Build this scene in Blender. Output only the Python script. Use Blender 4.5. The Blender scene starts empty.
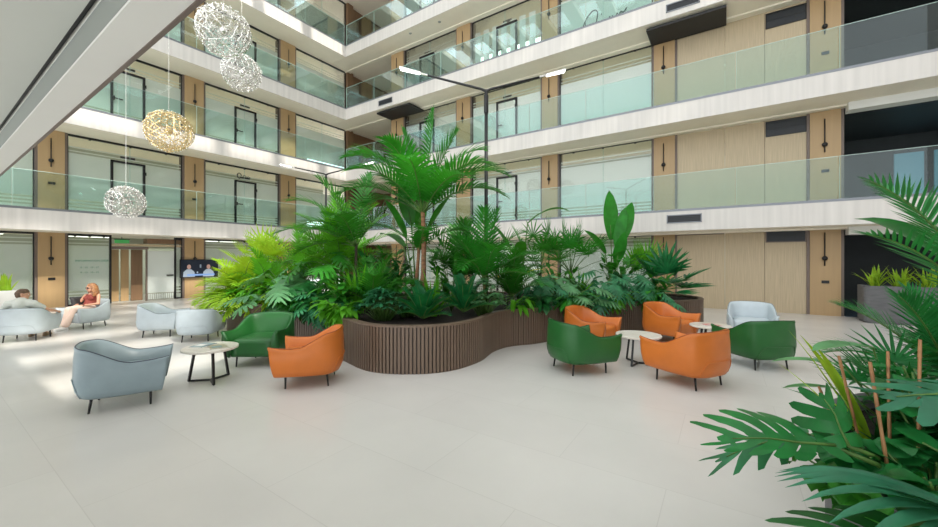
import bpy, bmesh, math, random
from mathutils import Vector as V, Matrix
rnd = random.Random(7)
PI = math.pi
SC = bpy.context.scene
COL = SC.collection

# ---------------------------------------------------------------- materials
def sock(n, *names):
    for k in names:
        if k in n.inputs: return n.inputs[k]
def mat(name, col, rough=.5, metal=0., spec=.5, var=0., scale=6., stretch=(1, 1, 1), bump=0., coat=0., transl=0., tcol=None, col2=None, detail=4, emit=None, estr=0.):
    m = bpy.data.materials.new(name); m.use_nodes = True
    nt = m.node_tree; N = nt.nodes; L = nt.links
    b = N['Principled BSDF']; out = N['Material Output']
    b.inputs['Roughness'].default_value = rough; b.inputs['Metallic'].default_value = metal
    sock(b, 'Specular IOR Level', 'Specular').default_value = spec
    if coat: sock(b, 'Coat Weight', 'Clearcoat').default_value = coat
    c = tuple(col) + (1,)
    b.inputs['Base Color'].default_value = c
    if emit:
        b.inputs['Emission Color'].default_value = tuple(emit) + (1,); b.inputs['Emission Strength'].default_value = estr
    csock = None
    if var or bump or col2:
        tc = N.new('ShaderNodeTexCoord'); mp = N.new('ShaderNodeMapping'); nz = N.new('ShaderNodeTexNoise')
        mp.inputs['Scale'].default_value = stretch; nz.inputs['Scale'].default_value = scale; nz.inputs['Detail'].default_value = detail
        L.new(tc.outputs['Object'], mp.inputs['Vector']); L.new(mp.outputs['Vector'], nz.inputs['Vector'])
        if var or col2:
            cr = N.new('ShaderNodeValToRGB')
            lo = tuple(max(0, x * (1 - var)) for x in col); hi = tuple(min(1, x * (1 + var)) for x in col)
            if col2: lo, hi = col, col2
            cr.color_ramp.elements[0].position = .3; cr.color_ramp.elements[0].color = lo + (1,)
            cr.color_ramp.elements[1].position = .7; cr.color_ramp.elements[1].color = tuple(hi) + (1,)
            L.new(nz.outputs['Fac'], cr.inputs['Fac']); L.new(cr.outputs['Color'], b.inputs['Base Color']); csock = cr.outputs['Color']
        if bump:
            bp = N.new('ShaderNodeBump'); bp.inputs['Strength'].default_value = bump; bp.inputs['Distance'].default_value = .02
            L.new(nz.outputs['Fac'], bp.inputs['Height']); L.new(bp.outputs['Normal'], b.inputs['Normal'])
    if transl:
        tr = N.new('ShaderNodeBsdfTranslucent'); mx = N.new('ShaderNodeMixShader'); mx.inputs[0].default_value = transl
        tr.inputs['Color'].default_value = tcol + (1,) if tcol else (min(1, c[0] * 1.9), min(1, c[1] * 1.5), c[2] * .7, 1)
        L.new(b.outputs[0], mx.inputs[1]); L.new(tr.outputs[0], mx.inputs[2]); L.new(mx.outputs[0], out.inputs['Surface'])
    return m
def glass(name, tint, refl=.08, rough=.02):
    m = bpy.data.materials.new(name); m.use_nodes = True
    nt = m.node_tree; N = nt.nodes; L = nt.links
    N.remove(N['Principled BSDF']); out = N['Material Output']
    t = N.new('ShaderNodeBsdfTransparent'); t.inputs[0].default_value = tint + (1,)
    g = N.new('ShaderNodeBsdfGlossy'); g.inputs['Roughness'].default_value = rough
    f = N.new('ShaderNodeFresnel'); f.inputs['IOR'].default_value = 1.45
    ml = N.new('ShaderNodeMath'); ml.operation = 'MULTIPLY'; ml.inputs[1].default_value = refl / .04
    cl = N.new('ShaderNodeMath'); cl.operation = 'MINIMUM'; cl.inputs[1].default_value = .6
    mx = N.new('ShaderNodeMixShader')
    L.new(f.outputs[0], ml.inputs[0]); L.new(ml.outputs[0], cl.inputs[0]); L.new(cl.outputs[0], mx.inputs[0])
    L.new(t.outputs[0], mx.inputs[1]); L.new(g.outputs[0], mx.inputs[2]); L.new(mx.outputs[0], out.inputs['Surface'])
    return m
def floor_mat():
    m = mat('floor_stone', (.635, .61, .575), rough=.26, spec=.45, var=.05, scale=.9, detail=8)
    nt = m.node_tree; N = nt.nodes; L = nt.links; b = N['Principled BSDF']
    src = b.inputs['Base Color'].links[0].from_socket
    tc = N.new('ShaderNodeTexCoord'); mp = N.new('ShaderNodeMapping'); mp.inputs['Location'].default_value = (.35, .14, 0)
    br = N.new('ShaderNodeTexBrick'); br.offset = .5
    br.inputs['Scale'].default_value = 1; br.inputs['Brick Width'].default_value = 1.6; br.inputs['Row Height'].default_value = .8
    br.inputs['Mortar Size'].default_value = .0035; br.inputs['Mortar Smooth'].default_value = .3
    br.inputs['Color1'].default_value = (1, 1, 1, 1); br.inputs['Color2'].default_value = (.975, .97, .97, 1); br.inputs['Mortar'].default_value = (.89, .885, .88, 1)
    mu = N.new('ShaderNodeMixRGB'); mu.blend_type = 'MULTIPLY'; mu.inputs[0].default_value = 1
    L.new(tc.outputs['Object'], mp.inputs[0]); L.new(mp.outputs[0], br.inputs['Vector'])
    L.new(src, mu.inputs[1]); L.new(br.outputs['Color'], mu.inputs[2]); L.new(mu.outputs[0], b.inputs['Base Color'])
    return m
MT = dict(
    floor=floor_mat(),
    fascia=mat('pale_travertine', (.64, .605, .565), .45, var=.08, scale=2.2, stretch=(3, 3, .12)),
    soffit=mat('cream_plaster', (.88, .82, .70), .7, var=.02, scale=2),
    white=mat('white_plaster', (.80, .80, .77), .6, var=.02, scale=1.5),
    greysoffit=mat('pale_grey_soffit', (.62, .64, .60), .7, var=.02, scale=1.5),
    grey_and_shade=mat('grey_and_strip_shade', (.27, .29, .265), .7, var=.02, scale=1.5),
    trimgrey=mat('grey_metal_trim', (.20, .21, .23), .35, metal=.4),
    brown=mat('dark_brown_trim', (.16, .12, .10), .5),
    column=mat('tan_laminate', (.43, .285, .14), .45, var=.05, scale=3, stretch=(4, 4, .2)),
    wood=mat('pale_oak_panel', (.49, .39, .255), .5, var=.13, scale=9, stretch=(6, 6, .16), detail=6),
    woodbrown=mat('brown_walnut_panel', (.20, .115, .06), .5, var=.15, scale=6, stretch=(6, 6, .2)),
    black=mat('black_metal', (.012, .012, .013), .4, metal=.2),
    darkpanel=mat('charcoal_panel', (.022, .021, .022), .6),
    vent=mat('dark_grille', (.02, .024, .03), .5),
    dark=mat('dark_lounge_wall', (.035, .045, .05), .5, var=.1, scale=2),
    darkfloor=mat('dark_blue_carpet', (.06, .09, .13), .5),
    blueglass=mat('blue_window', (.1, .25, .32), .2, emit=(.25, .55, .7), estr=.35),
    film=mat('frosted_film', (.84, .88, .85), .28, spec=.5, var=.03, scale=.5, transl=.45, tcol=(.84, .88, .85)),
    filmlight=mat('pale_frosted_film', (.86, .90, .88), .28, spec=.5, var=.03, scale=.5, transl=.45, tcol=(.85, .88, .85)),
    inner=mat('office_wall', (.50, .53, .44), .7, var=.03, scale=.6),
    railglass=glass('rail_glass', (.845, .95, .94), .04),
    railedge=mat('glass_edge', (.55, .72, .66), .2, spec=.6),
    clear=glass('clear_glass', (.98, .99, .975), .035),
    planter=mat('bronze_slats', (.155, .105, .073), .45, var=.12, scale=8, stretch=(5, 5, .3)),
    planterdark=mat('bronze_backing', (.045, .03, .022), .6),
    soil=mat('dark_soil', (.018, .012, .009), .95, var=.5, scale=30, bump=.6),
    concrete=mat('grey_concrete', (.115, .115, .118), .7, var=.14, scale=5, bump=.05, stretch=(1, 1, 4)),
    whiteplanter=mat('pale_grey_planter', (.62, .62, .60), .5, var=.02),
    tabletop=mat('marble_top', (.72, .66, .57), .25, col2=(.80, .75, .68), scale=5, detail=8),
    paper=mat('magazine_paper', (.75, .74, .70), .5),
    led=mat('led_panel', (1, 1, 1), .4, emit=(1, .99, .97), estr=9),
    ledsmall=mat('led_dots', (1, 1, 1), .4, emit=(1, .98, .93), estr=1.6),
    silver=mat('polished_steel', (.72, .70, .66), .25, metal=.85),
    gold=mat('brass_strip', (.80, .64, .36), .25, metal=.8),
    greensign=mat('green_sign', (.05, .35, .10), .4, emit=(.15, .7, .2), estr=.4),
    officelight_fill=mat('office_lamp_and_fill', (1, 1, 1), .5, emit=(.96, 1, .92), estr=4.0),  # ground floor lamps and the added fill strips
    bamboo=mat('bamboo_cane', (.36, .17, .07), .5, var=.25, scale=14),
)
LE = {}
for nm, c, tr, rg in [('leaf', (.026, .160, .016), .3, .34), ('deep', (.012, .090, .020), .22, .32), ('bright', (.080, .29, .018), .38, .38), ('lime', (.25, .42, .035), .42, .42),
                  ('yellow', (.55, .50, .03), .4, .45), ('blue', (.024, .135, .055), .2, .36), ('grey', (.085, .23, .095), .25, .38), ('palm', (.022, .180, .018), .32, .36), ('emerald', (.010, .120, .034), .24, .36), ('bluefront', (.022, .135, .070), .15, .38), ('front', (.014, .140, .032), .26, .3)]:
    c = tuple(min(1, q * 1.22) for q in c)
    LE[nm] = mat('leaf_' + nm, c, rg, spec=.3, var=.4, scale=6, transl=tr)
MT['stem'] = mat('green_stem', (.08, .17, .03), .5, var=.2, scale=8)
MT['trunk'] = mat('palm_trunk', (.24, .115, .055), .75, var=.35, scale=7, stretch=(1, 1, 4), bump=.4)
MT['darktrunk'] = mat('dark_trunk', (.05, .035, .02), .8, var=.4, scale=9, stretch=(1, 1, 4), bump=.4)
def leather(n, c): return mat('leather_' + n, c, .38, spec=.45, var=.07, scale=4, bump=.06)
MT['orange'] = leather('orange', (.57, .155, .022)); MT['green'] = leather('green', (.016, .108, .022))
MT['greyblue'] = leather('grey_blue', (.235, .30, .325)); MT['paleblue'] = leather('pale_blue', (.49, .55, .58))
MT['p_orange'] = mat('piping_rust', (.30, .07, .012), .5); MT['p_green'] = mat('piping_green', (.008, .05, .012), .5)
MT['p_greyblue'] = mat('piping_slate', (.05, .06, .085), .5); MT['p_paleblue'] = mat('piping_grey', (.22, .25, .27), .5)

# ---------------------------------------------------------------- mesh helpers
class MB:
    def __init__(s): s.v = []; s.f = []
    def quad(s, a, b, c, d):
        i = len(s.v); s.v += [V(a), V(b), V(c), V(d)]; s.f.append((i, i + 1, i + 2, i + 3)); return s
    def hexa(s, p):
        i = len(s.v); s.v += [V(q) for q in p]
        for q in ((3, 2, 1, 0), (4, 5, 6, 7), (0, 1, 5, 4), (1, 2, 6, 5), (2, 3, 7, 6), (3, 0, 4, 7)): s.f.append(tuple(i + k for k in q))
        return s
    def box(s, x0, x1, y0, y1, z0, z1):
        if x0 > x1: x0, x1 = x1, x0
        if y0 > y1: y0, y1 = y1, y0
        return s.hexa([(x0, y0, z0), (x1, y0, z0), (x1, y1, z0), (x0, y1, z0), (x0, y0, z1), (x1, y0, z1), (x1, y1, z1), (x0, y1, z1)])
    def tube(s, pts, r, n=8, caps=True):
        pts = [V(p) for p in pts]; m = len(pts)
        rs = r if isinstance(r, (list, tuple)) else [r] * m
        t0 = (pts[1] - pts[0]).normalized(); up = V((0, 0, 1)) if abs(t0.z) < .9 else V((1, 0, 0))
        a = t0.cross(up).normalized(); i0 = len(s.v)
        for k in range(m):
            t = (pts[min(k + 1, m - 1)] - pts[max(k - 1, 0)])
            if t.length < 1e-9: t = t0
            t.normalize(); a = a - t * a.dot(t)
            if a.length < 1e-6: a = t.orthogonal()
            a.normalize(); b = t.cross(a)
            for j in range(n):
                an = 2 * PI * j / n; s.v.append(pts[k] + (a * math.cos(an) + b * math.sin(an)) * rs[k])
        for k in range(m - 1):
            for j in range(n):
                s.f.append((i0 + k * n + j, i0 + k * n + (j + 1) % n, i0 + (k + 1) * n + (j + 1) % n, i0 + (k + 1) * n + j))
        if caps:
            s.f.append(tuple(i0 + j for j in reversed(range(n)))); s.f.append(tuple(i0 + (m - 1) * n + j for j in range(n)))
        return s
    def ring_loft(s, rings, cap0=True, cap1=True, closed=True):
        i0 = len(s.v); n = len(rings[0])
        for r in rings: s.v += [V(p) for p in r]
        for k in range(len(rings) - 1):
            for j in range(n if closed else n - 1):
                s.f.append((i0 + k * n + j, i0 + k * n + (j + 1) % n, i0 + (k + 1) * n + (j + 1) % n, i0 + (k + 1) * n + j))
        if cap0: s.f.append(tuple(i0 + j for j in reversed(range(n))))
        if cap1: s.f.append(tuple(i0 + (len(rings) - 1) * n + j for j in range(n)))
        return s
    def lathe(s, prof, n=24, c=(0, 0, 0)):
        return s.ring_loft([[(c[0] + r * math.cos(2 * PI * j / n), c[1] + r * math.sin(2 * PI * j / n), c[2] + z) for j in range(n)] for r, z in prof])
    def sphere(s, c, r, n=10, m=7, sc=(1, 1, 1)):
        return s.ring_loft([[(c[0] + sc[0] * r * max(.02, math.sin(PI * k / m)) * math.cos(2 * PI * j / n), c[1] + sc[1] * r * max(.02, math.sin(PI * k / m)) * math.sin(2 * PI * j / n), c[2] - sc[2] * r * math.cos(PI * k / m)) for j in range(n)] for k in range(m + 1)])
    def build(s, name, m, parent=None, smooth=False, world=False, kind=None):
        me = bpy.data.meshes.new(name)
        off = V((0, 0, 0))
        if parent is not None and world: off = parent.matrix_world_loc if hasattr(parent, 'matrix_world_loc') else V(parent.location)
        me.from_pydata([tuple(q - off) for q in s.v], [], s.f); me.validate(); me.update()
        o = bpy.data.objects.new(name, me); COL.objects.link(o)
        me.materials.append(m if not isinstance(m, str) else MT[m])
        if smooth:
            me.polygons.foreach_set('use_smooth', [True] * len(me.polygons))
        if parent is not None: o.parent = parent
        if kind: o['kind'] = kind
        return o
def tag(o, label, cat, group=None):
    o['label'] = label; o['category'] = cat
    if group: o['group'] = group
    return o
def empty(name, loc, rz=0., label=None, cat=None, group=None, kind=None):
    o = bpy.data.objects.new(name, None); COL.objects.link(o); o.location = loc; o.rotation_euler = (0, 0, rz); o.empty_display_size = .1
    if label: tag(o, label, cat, group)
    if kind: o['kind'] = kind
    return o
def dup(o, loc, rz, label, group=None):
    c = o.copy(); COL.objects.link(c); c.location = loc; c.rotation_euler = (0, 0, rz); c['label'] = label
    if group: c['group'] = group
    for ch in list(o.children):
        k = ch.copy(); COL.objects.link(k); k.parent = c
        for g in list(ch.children):
            h = g.copy(); COL.objects.link(h); h.parent = k
    return c
def bevel(o, w=.01, seg=2):
    m = o.modifiers.new('bevel', 'BEVEL'); m.width = w; m.segments = seg; m.limit_method = 'ANGLE'; return o
def catmull(P, n=8, closed=False):
    P = [V(p) for p in P]; out = []; N = len(P)
    for i in range(N if closed else N - 1):
        g = (lambda k: P[k % N]) if closed else (lambda k: P[max(0, min(N - 1, k))])
        a, b, c, d = g(i - 1), g(i), g(i + 1), g(i + 2)
        for k in range(n):
            t = k / n
            out.append(.5 * ((2 * b) + (c - a) * t + (2 * a - 5 * b + 4 * c - d) * t * t + (3 * b - a - 3 * c + d) * t ** 3))
    if not closed: out.append(P[-1])
    return out
# ---------------------------------------------------------------- the building
XW, YW, XF, YF = -19.25, 15.3, -17.8, 13.95          # wall planes behind the galleries, gallery faces
FL = [0, 3.28, 6.76, 10.22, 13.76]                    # tops of the gallery faces
BT = [2.58, 6.10, 9.55, 13.10, 17.3]                  # undersides above each floor
def S(name, mb, m, **k): return mb.build(name, m, kind='structure', **k)
S('floor', MB().quad((-25, -6, 0), (12, -6, 0), (12, 23, 0), (-25, 23, 0)), 'floor')
# dark carpet of the lounge beyond the last column
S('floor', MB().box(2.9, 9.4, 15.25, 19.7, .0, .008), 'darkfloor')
for i in range(1, 6):
    t, b = (FL + [17.7])[i], BT[i - 1]
    if i == 5:
        S('office_fill_strip', MB().box(-22.6, -21.7, -3, 15, b - .012, b - .002), 'officelight_fill'); S('office_fill_strip', MB().box(-15.2, 2.5, 17.7, 18.6, b - .012, b - .002), 'officelight_fill'); S('fill_baffle', MB().box(-21.6, -21.5, -3.5, 15.1, b - .42, b), 'inner'); S('fill_baffle', MB().box(-15.4, 2.6, 17.5, 17.6, b - .42, b), 'inner'); break  # added fill strips on the top level, with baffles added to hide them
    sl = empty('balcony_slab', (XF, 4, b), kind='structure')
    MB().box(-23.9, XF, -4, YF, b, t - .07).build('soffit', 'soffit', sl, world=True)
    MB().box(XF, XF + .025, -4, YF, b, t - .07).build('fascia', 'fascia', sl, world=True)
    MB().box(XF - .12, XF + .03, -4, YF + .03, t - .07, t).build('edge_trim', 'trimgrey', sl, world=True)
    sl = empty('balcony_slab', (-6, YF, b), kind='structure')
    MB().box(-23.9, 9.4, YF + .02, 20, b, t - .07).build('soffit', 'soffit', sl, world=True)
    MB().box(XF, 9.4, YF - .005, YF + .02, b, t - .07).build('fascia', 'fascia', sl, world=True)
    MB().box(XF, 9.4, YF - .01, YF + .12, t - .07, t).build('edge_trim', 'trimgrey', sl, world=True)
    # unseen strips added in the offices to light the frosted film from behind
    lz = b - .012
    S('office_fill_strip', MB().box(-22.6, -21.7, -3, 15, lz, b - .002), 'officelight_fill'); S('office_fill_strip', MB().box(-15.2, 2.5, 17.7, 18.6, lz, b - .002), 'officelight_fill')
    S('fill_baffle', MB().box(-21.6, -21.5, -3.5, 15.1, b - .42, b), 'inner'); S('fill_baffle', MB().box(-15.4, 2.6, 17.5, 17.6, b - .42, b), 'inner')  # baffles added only to hide the fill strips from view
    # dropped strip along the wall head
    S('trim_%d' % i, MB().box(XW - .1, 2.9, YW - .28, YW, b - .05, b), 'soffit')
    S('trim_%d' % (i + 4), MB().box(2.9, 9.4, 14.9, 15.3, b - .22, b), 'white')
    # dark ceiling of the lounge
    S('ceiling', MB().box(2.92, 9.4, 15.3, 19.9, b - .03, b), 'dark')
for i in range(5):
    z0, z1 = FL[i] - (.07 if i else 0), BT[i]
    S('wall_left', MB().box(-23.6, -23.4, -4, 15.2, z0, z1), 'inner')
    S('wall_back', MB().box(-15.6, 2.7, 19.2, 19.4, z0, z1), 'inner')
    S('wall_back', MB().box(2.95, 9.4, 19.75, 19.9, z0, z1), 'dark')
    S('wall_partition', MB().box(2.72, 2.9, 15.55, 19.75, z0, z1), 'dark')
    S('wall_partition', MB().box(-15.62, -15.45, 15.6, 19.3, z0, z1), 'woodbrown')
    S('wall_corner', MB().box(-19.3, -15.6, 18.2, 18.4, z0, z1), 'woodbrown')
    S('wall_corner', MB().box(-19.5, -19.27, 15.35, 18.3, z0, z1), 'woodbrown')
# top slab (roof edge) and roof beams
S('ceiling', MB().box(-23.9, XF, -4, 20, 17.3, 17.7), 'soffit'); S('ceiling', MB().box(XF, 9.4, YF, 20, 17.3, 17.7), 'soffit')
for k in range(13):
    x = -17 + k * 2.05
    S('roof_beam', MB().box(x, x + .8, -3, YF, 17.9, 18.3), 'white')
for k in range(6):
    y = .8 + k * 2.45
    S('roof_beam', MB().box(XF, 9.4, y, y + .5, 18.35, 18.6), 'white')
# unseen wall added at right to keep the sun off most of the floor
S('wall_sunblock', MB().box(9.4, 9.7, -4, 20, 0, 17.7), 'fascia')
# near gallery above the camera; the front of the hall beyond it is open glazing, out of the frame
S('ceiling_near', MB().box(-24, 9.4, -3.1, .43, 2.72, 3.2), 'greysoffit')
S('trim_9', MB().box(-24, 9.4, .455, .585, 2.58, 3.25), 'white'); S('trim_10', MB().box(-24, 9.4, .585, .602, 2.575, 3.25), 'brown')
S('trim_11', MB().box(-24, 9.4, .43, .455, 2.745, 3.2), 'black'); S('trim_12', MB().box(-24, 9.4, .4535, .4545, 2.59, 2.715), 'grey_and_shade')  # last strip: shade on the drop face, put into its colour
# mapping along either facade: a along it, b into the wall, z up
def ML(a, b, z): return (XW - b, a, z)
def MR(a, b, z): return (a, YW + b, z)
def fbox(mb, F, a0, a1, b0, b1, z0, z1):
    p, q = F(a0, b0, z0), F(a1, b1, z1)
    return mb.box(p[0], q[0], p[1], q[1], z0, z1)
def origin(F, a, z): return V(F(a, 0, z))
lev_word = ['ground floor', 'first floor', 'second floor', 'third floor', 'top floor']
colsL = [(2.47, 3.2), (6.66, 7.47), (10.9, 11.8)]
colsR = [(-15.5, -14.5), (-11.01, -10.12), (-6.52, -5.74), (-2.19, -1.42), (2.07, 2.85)]
wordL = ['near', 'middle', 'far']; wordR = ['first', 'second', 'third', 'fourth', 'fifth']
def column(F, a0, a1, i):
    c = empty('column', origin(F, (a0 + a1) / 2, FL[i]), kind='structure'); z0, z1 = FL[i] - (.07 if i else 0), BT[i] - (0 if i == 4 else 0)
    fbox(MB(), F, a0 + .05, a1 - .05, -.1, .35, z0, z1).build('cladding', 'column', c, world=True)
    m = MB(); fbox(m, F, a0 - .02, a0 + .05, -.07, .3, z0, z1); fbox(m, F, a1 - .05, a1 + .02, -.07, .3, z0, z1); m.build('dark_joint', 'brown', c, world=True)
def sconce(F, a, i, side, w):
    zb = (FL[i] if i else 0) + (1.52 if i else 1.45)
    o = empty('wall_sconce', V(F(a, -.1, zb)), 0, 'black rod wall light, %s column from the %s, %s' % (w, side, lev_word[i]), 'wall light', 'rod wall lights on the columns')
    mb = MB(); p = [F(a, -.15, zb + .02), F(a, -.15, zb + 1.0)]; mb.tube(p, .016, 8); mb.build('rod', 'black', o, world=True, smooth=True)
    MB().sphere(F(a, -.16, zb + .24), .07).build('ball', 'black', o, world=True, smooth=True)
    mb = MB(); fbox(mb, F, a - .03, a + .03, -.15, -.1, zb + .2, zb + .28); mb.build('bracket', 'black', o, world=True)
def plate(F, a, i, side, w):
    zb = FL[i] + .95
    tag(fbox(MB(), F, a - .085, a + .085, -.125, -.1, zb, zb + .085).build('switch_plate', 'black'), 'small dark plate, %s column from the %s, %s' % (w, side, lev_word[i]), 'wall plate', 'dark plates on the columns')
for i in range(5):
    for k, (a0, a1) in enumerate(colsL):
        column(ML, a0, a1, i)
        if i < 4: sconce(ML, (a0 + a1) / 2 + (.0 if k else -.02), i, 'left end, left facade', wordR[k])
        if i < 3 and k == 0 or (i == 1 and k == 1): plate(ML, (a0 + a1) / 2, i, 'left end, left facade', wordR[k])
    for k, (a0, a1) in enumerate(colsR):
        column(MR, a0, a1, i)
        if i < 4: sconce(MR, (a0 + a1) / 2 - .02, i, 'corner, right facade', wordR[k])
        if k == 4 and i < 4: plate(MR, (a0 + a1) / 2, i, 'corner, right facade', wordR[k])
    c = empty('column', (-19.2, 15.2, FL[i]), kind='structure')
    MB().box(-19.4, -19.05, 15.1, 15.5, FL[i] - (.07 if i else 0), BT[i]).build('cladding', 'woodbrown', c, world=True)

# office fronts
wn = [0]; dn = [0]
def office(F, a0, a1, i, door=None, film='film', slits=False, sign=True, flip=1):
    wn[0] += 1
    z0, z1 = FL[i] - (.07 if i else 0), BT[i]
    w = empty('window_%d' % wn[0], origin(F, (a0 + a1) / 2, z0), kind='structure'); f0 = FL[i]
    fbox(MB(), F, a0, a1, .0, .012, z0, z1 - .06).build('pane', 'clear', w, world=True)
    m = MB(); fbox(m, F, a0, a1, -.03, .05, z1 - .07, z1); fbox(m, F, a0, a1, -.02, .04, z0, z0 + .06)
    n = max(1, round((a1 - a0) / 1.75))
    for k in range(n + 1):
        a = a0 + (a1 - a0) * k / n
        if k in (0, n): fbox(m, F, a - .03, a + .03, -.02, .05, z0, z1)
    for k in range(3): fbox(m, F, a0 + (a1 - a0) * (k + .5) / 3 - .03, a0 + (a1 - a0) * (k + .5) / 3 + .03, -.05, .0, z1 - .11, z1 - .06)
    m.build('window_frame', 'black', w, world=True)
    m = MB()
    for k in range(1, n): a = a0 + (a1 - a0) * k / n; fbox(m, F, a - .006, a + .006, -.004, .016, z0, z1 - .07)
    if n > 1: m.build('glass_joint', 'railedge', w, world=True)
    top = min(f0 + 2.17, z1 - .42)
    ra = [(a0 + .04, a1 - .04)]
    if slits:
        k = a0 + .15; m = MB()
        while k < a1 - .5: fbox(m, F, k, k + .3, .03, .036, f0 + .75, top + .1); k += .47
        fbox(m, F, a0 + .04, a1 - .04, .03, .036, f0 + .3, f0 + .74)
    else:
        m = MB(); e = [(f0 + .52, top), (f0 + .4, f0 + .46), (f0 + .28, f0 + .34), (z0 + .05, f0 + .22), (top + .06, top + .1), (top + .2, top + .24)]
        for q0, q1 in e:
            for r0, r1 in ra: fbox(m, F, r0, r1, .03, .036, q0, q1)
    m.build('frosted_film', film, w, world=True)
    if door:
        dn[0] += 1; d0, d1 = door; zt = f0 + 2.14
        d = empty('door_%d' % dn[0], origin(F, (d0 + d1) / 2, z0), kind='structure')
        m = MB(); fbox(m, F, d0 - .035, d0 + .035, -.05, .045, z0, zt); fbox(m, F, d1 - .035, d1 + .035, -.05, .045, z0, zt); fbox(m, F, d0 - .035, d1 + .035, -.05, .045, zt - .06, zt + .01)
        m.build('door_frame', 'black', d, world=True)
        m = MB(); fbox(m, F, d1 - .05, d1 + .06, -.075, -.05, zt - .42, zt - .3); fbox(m, F, d1 - .05, d1 + .06, -.075, -.05, f0 + .3, f0 + .42); m.build('hinge', 'black', d, world=True)
        m = MB(); fbox(m, F, d0 + .03, d0 + .3, -.09, -.065, f0 + 1.0, f0 + 1.04); fbox(m, F, d0 + .02, d0 + .07, -.09, -.0, f0 + .96, f0 + 1.1); m.build('door_handle', 'black', d, world=True)
        if sign:
            fbox(MB(), F, (d0 + d1) / 2 - .22, (d0 + d1) / 2 + .22, .05, .07, zt + .1, zt + .22).build('exit_box', 'vent', d, world=True)
baysL = [(-2.6, 2.45), (3.22, 6.64), (7.49, 10.88), (11.82, 15.08)]
for i in range(1, 5):
    office(ML, *baysL[0], i, door=(-1.2, -.2))
    office(ML, *baysL[1], i, door=(4.4, 5.36)); office(ML, *baysL[2], i, door=(8.78, 9.7)); office(ML, *baysL[3], i)
    office(MR, -14.48, -11.03, i, door=(-13.4, -12.5)); office(MR, -10.1, -6.54, i, door=(-8.72, -7.74), slits=(i == 3))
    office(MR, -5.72, -2.2, i, film='filmlight')
# ground floor
office(ML, *baysL[0], 0); office(ML, 3.22, 4.36, 0, film='filmlight'); office(ML, 7.49, 10.88, 0, film='filmlight'); office(ML, *baysL[3], 0)
office(MR, -14.48, -11.03, 0, film='filmlight'); office(MR, -10.1, -6.54, 0, door=(-8.7, -7.7), film='filmlight'); office(MR, -5.72, -2.2, 0, film='filmlight')
# sliding timber screens and white door in the second bay
fs = empty('door_20', (XW, 4.9, 0), kind='structure')
for k, (y0, y1, dx) in enumerate([(4.46, 4.72, .5), (4.76, 5.0, .42), (5.04, 5.4, .3)]):
    MB().box(XW - dx - .05, XW - dx, y0, y1, .02, 2.05).build('screen_leaf', 'woodbrown' if k == 2 else 'column', fs, world=True)
MB().box(XW - .6, XW + .02, 4.38, 5.5, 2.06, 2.16).build('track', 'brown', fs, world=True)
office(ML, 6.4, 6.64, 0)
dw = empty('door_21', (XW, 5.95, 0), kind='structure')
MB().box(XW - .03, XW, 5.48, 6.36, .3, 2.0).build('door_panel', 'filmlight', dw, world=True)
m = MB(); m.box(XW - .05, XW + .02, 5.42, 5.47, 0, 2.06); m.box(XW - .05, XW + .02, 6.37, 6.4, 0, 2.06); m.build('door_frame', 'brown', dw, world=True)
m = MB(); m.box(XW, XW + .07, 6.1, 6.32, .98, 1.03); m.build('door_handle', 'black', dw, world=True)
m = MB()
for k in range(12): m.box(XW - .03, XW, 5.5 + k * .072, 5.545 + k * .072, .05, .26)
m.build('bottom_stripes', 'filmlight', dw, world=True)
S('trim_13', MB().box(XW - .05, XW + .01, 4.36, 6.64, 2.18, 2.26), 'wood'); S('trim_14', MB().box(XW - .4, XW, 5.45, 6.64, 2.3, 2.5), 'woodbrown')
# oak panelled wall with its seams, every level
for i in range(5):
    z0, z1 = FL[i] - (.07 if i else 0), BT[i]
    wb = empty('wall_back', (.3, YW, z0), kind='structure')
    for q0, q1 in [(-1.42, -.005), (.005, 1.045), (1.055, 2.07)]: MB().box(q0, q1, YW - .02, YW + .2, z0, z1).build('oak_panel', 'wood', wb, world=True)
    if i == 0: MB().box(-1.4, -.02, YW - .05, YW - .02, 2.5, 2.56).build('head_trim', 'brown', wb, world=True)
# dark recess grilles in the oak wall
for i, (z0, z1) in enumerate([(2.22, 2.55), (5.56, 5.98), (8.98, 9.4)]):
    g = empty('ventilation_grille', (1.56, YW - .02, z0), 0, 'wide dark grille set in the oak wall beside the last column, %s' % lev_word[i], 'vent', 'grilles in the oak wall')
    MB().box(1.1, 2.02, YW - .03, YW - .018, z0, z1).build('backing', 'vent', g, world=True)
    m = MB(); m.box(1.07, 1.1, YW - .05, YW - .02, z0 - .03, z1 + .03); m.box(2.02, 2.05, YW - .05, YW - .02, z0 - .03, z1 + .03); m.box(1.1, 2.02, YW - .05, YW - .02, z1, z1 + .03); m.box(1.1, 2.02, YW - .05, YW - .02, z0 - .03, z0)
    m.build('frame', 'brown' if i == 0 else 'black', g, world=True)
    m = MB()
    for k in range(1, 4): m.box(1.1 + k * .23, 1.108 + k * .23, YW - .04, YW - .03, z0, z1)
    m.box(1.1, 2.02, YW - .04, YW - .03, (z0 + z1) / 2, (z0 + z1) / 2 + .01); m.build('grid', 'darkpanel', g, world=True)
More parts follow.
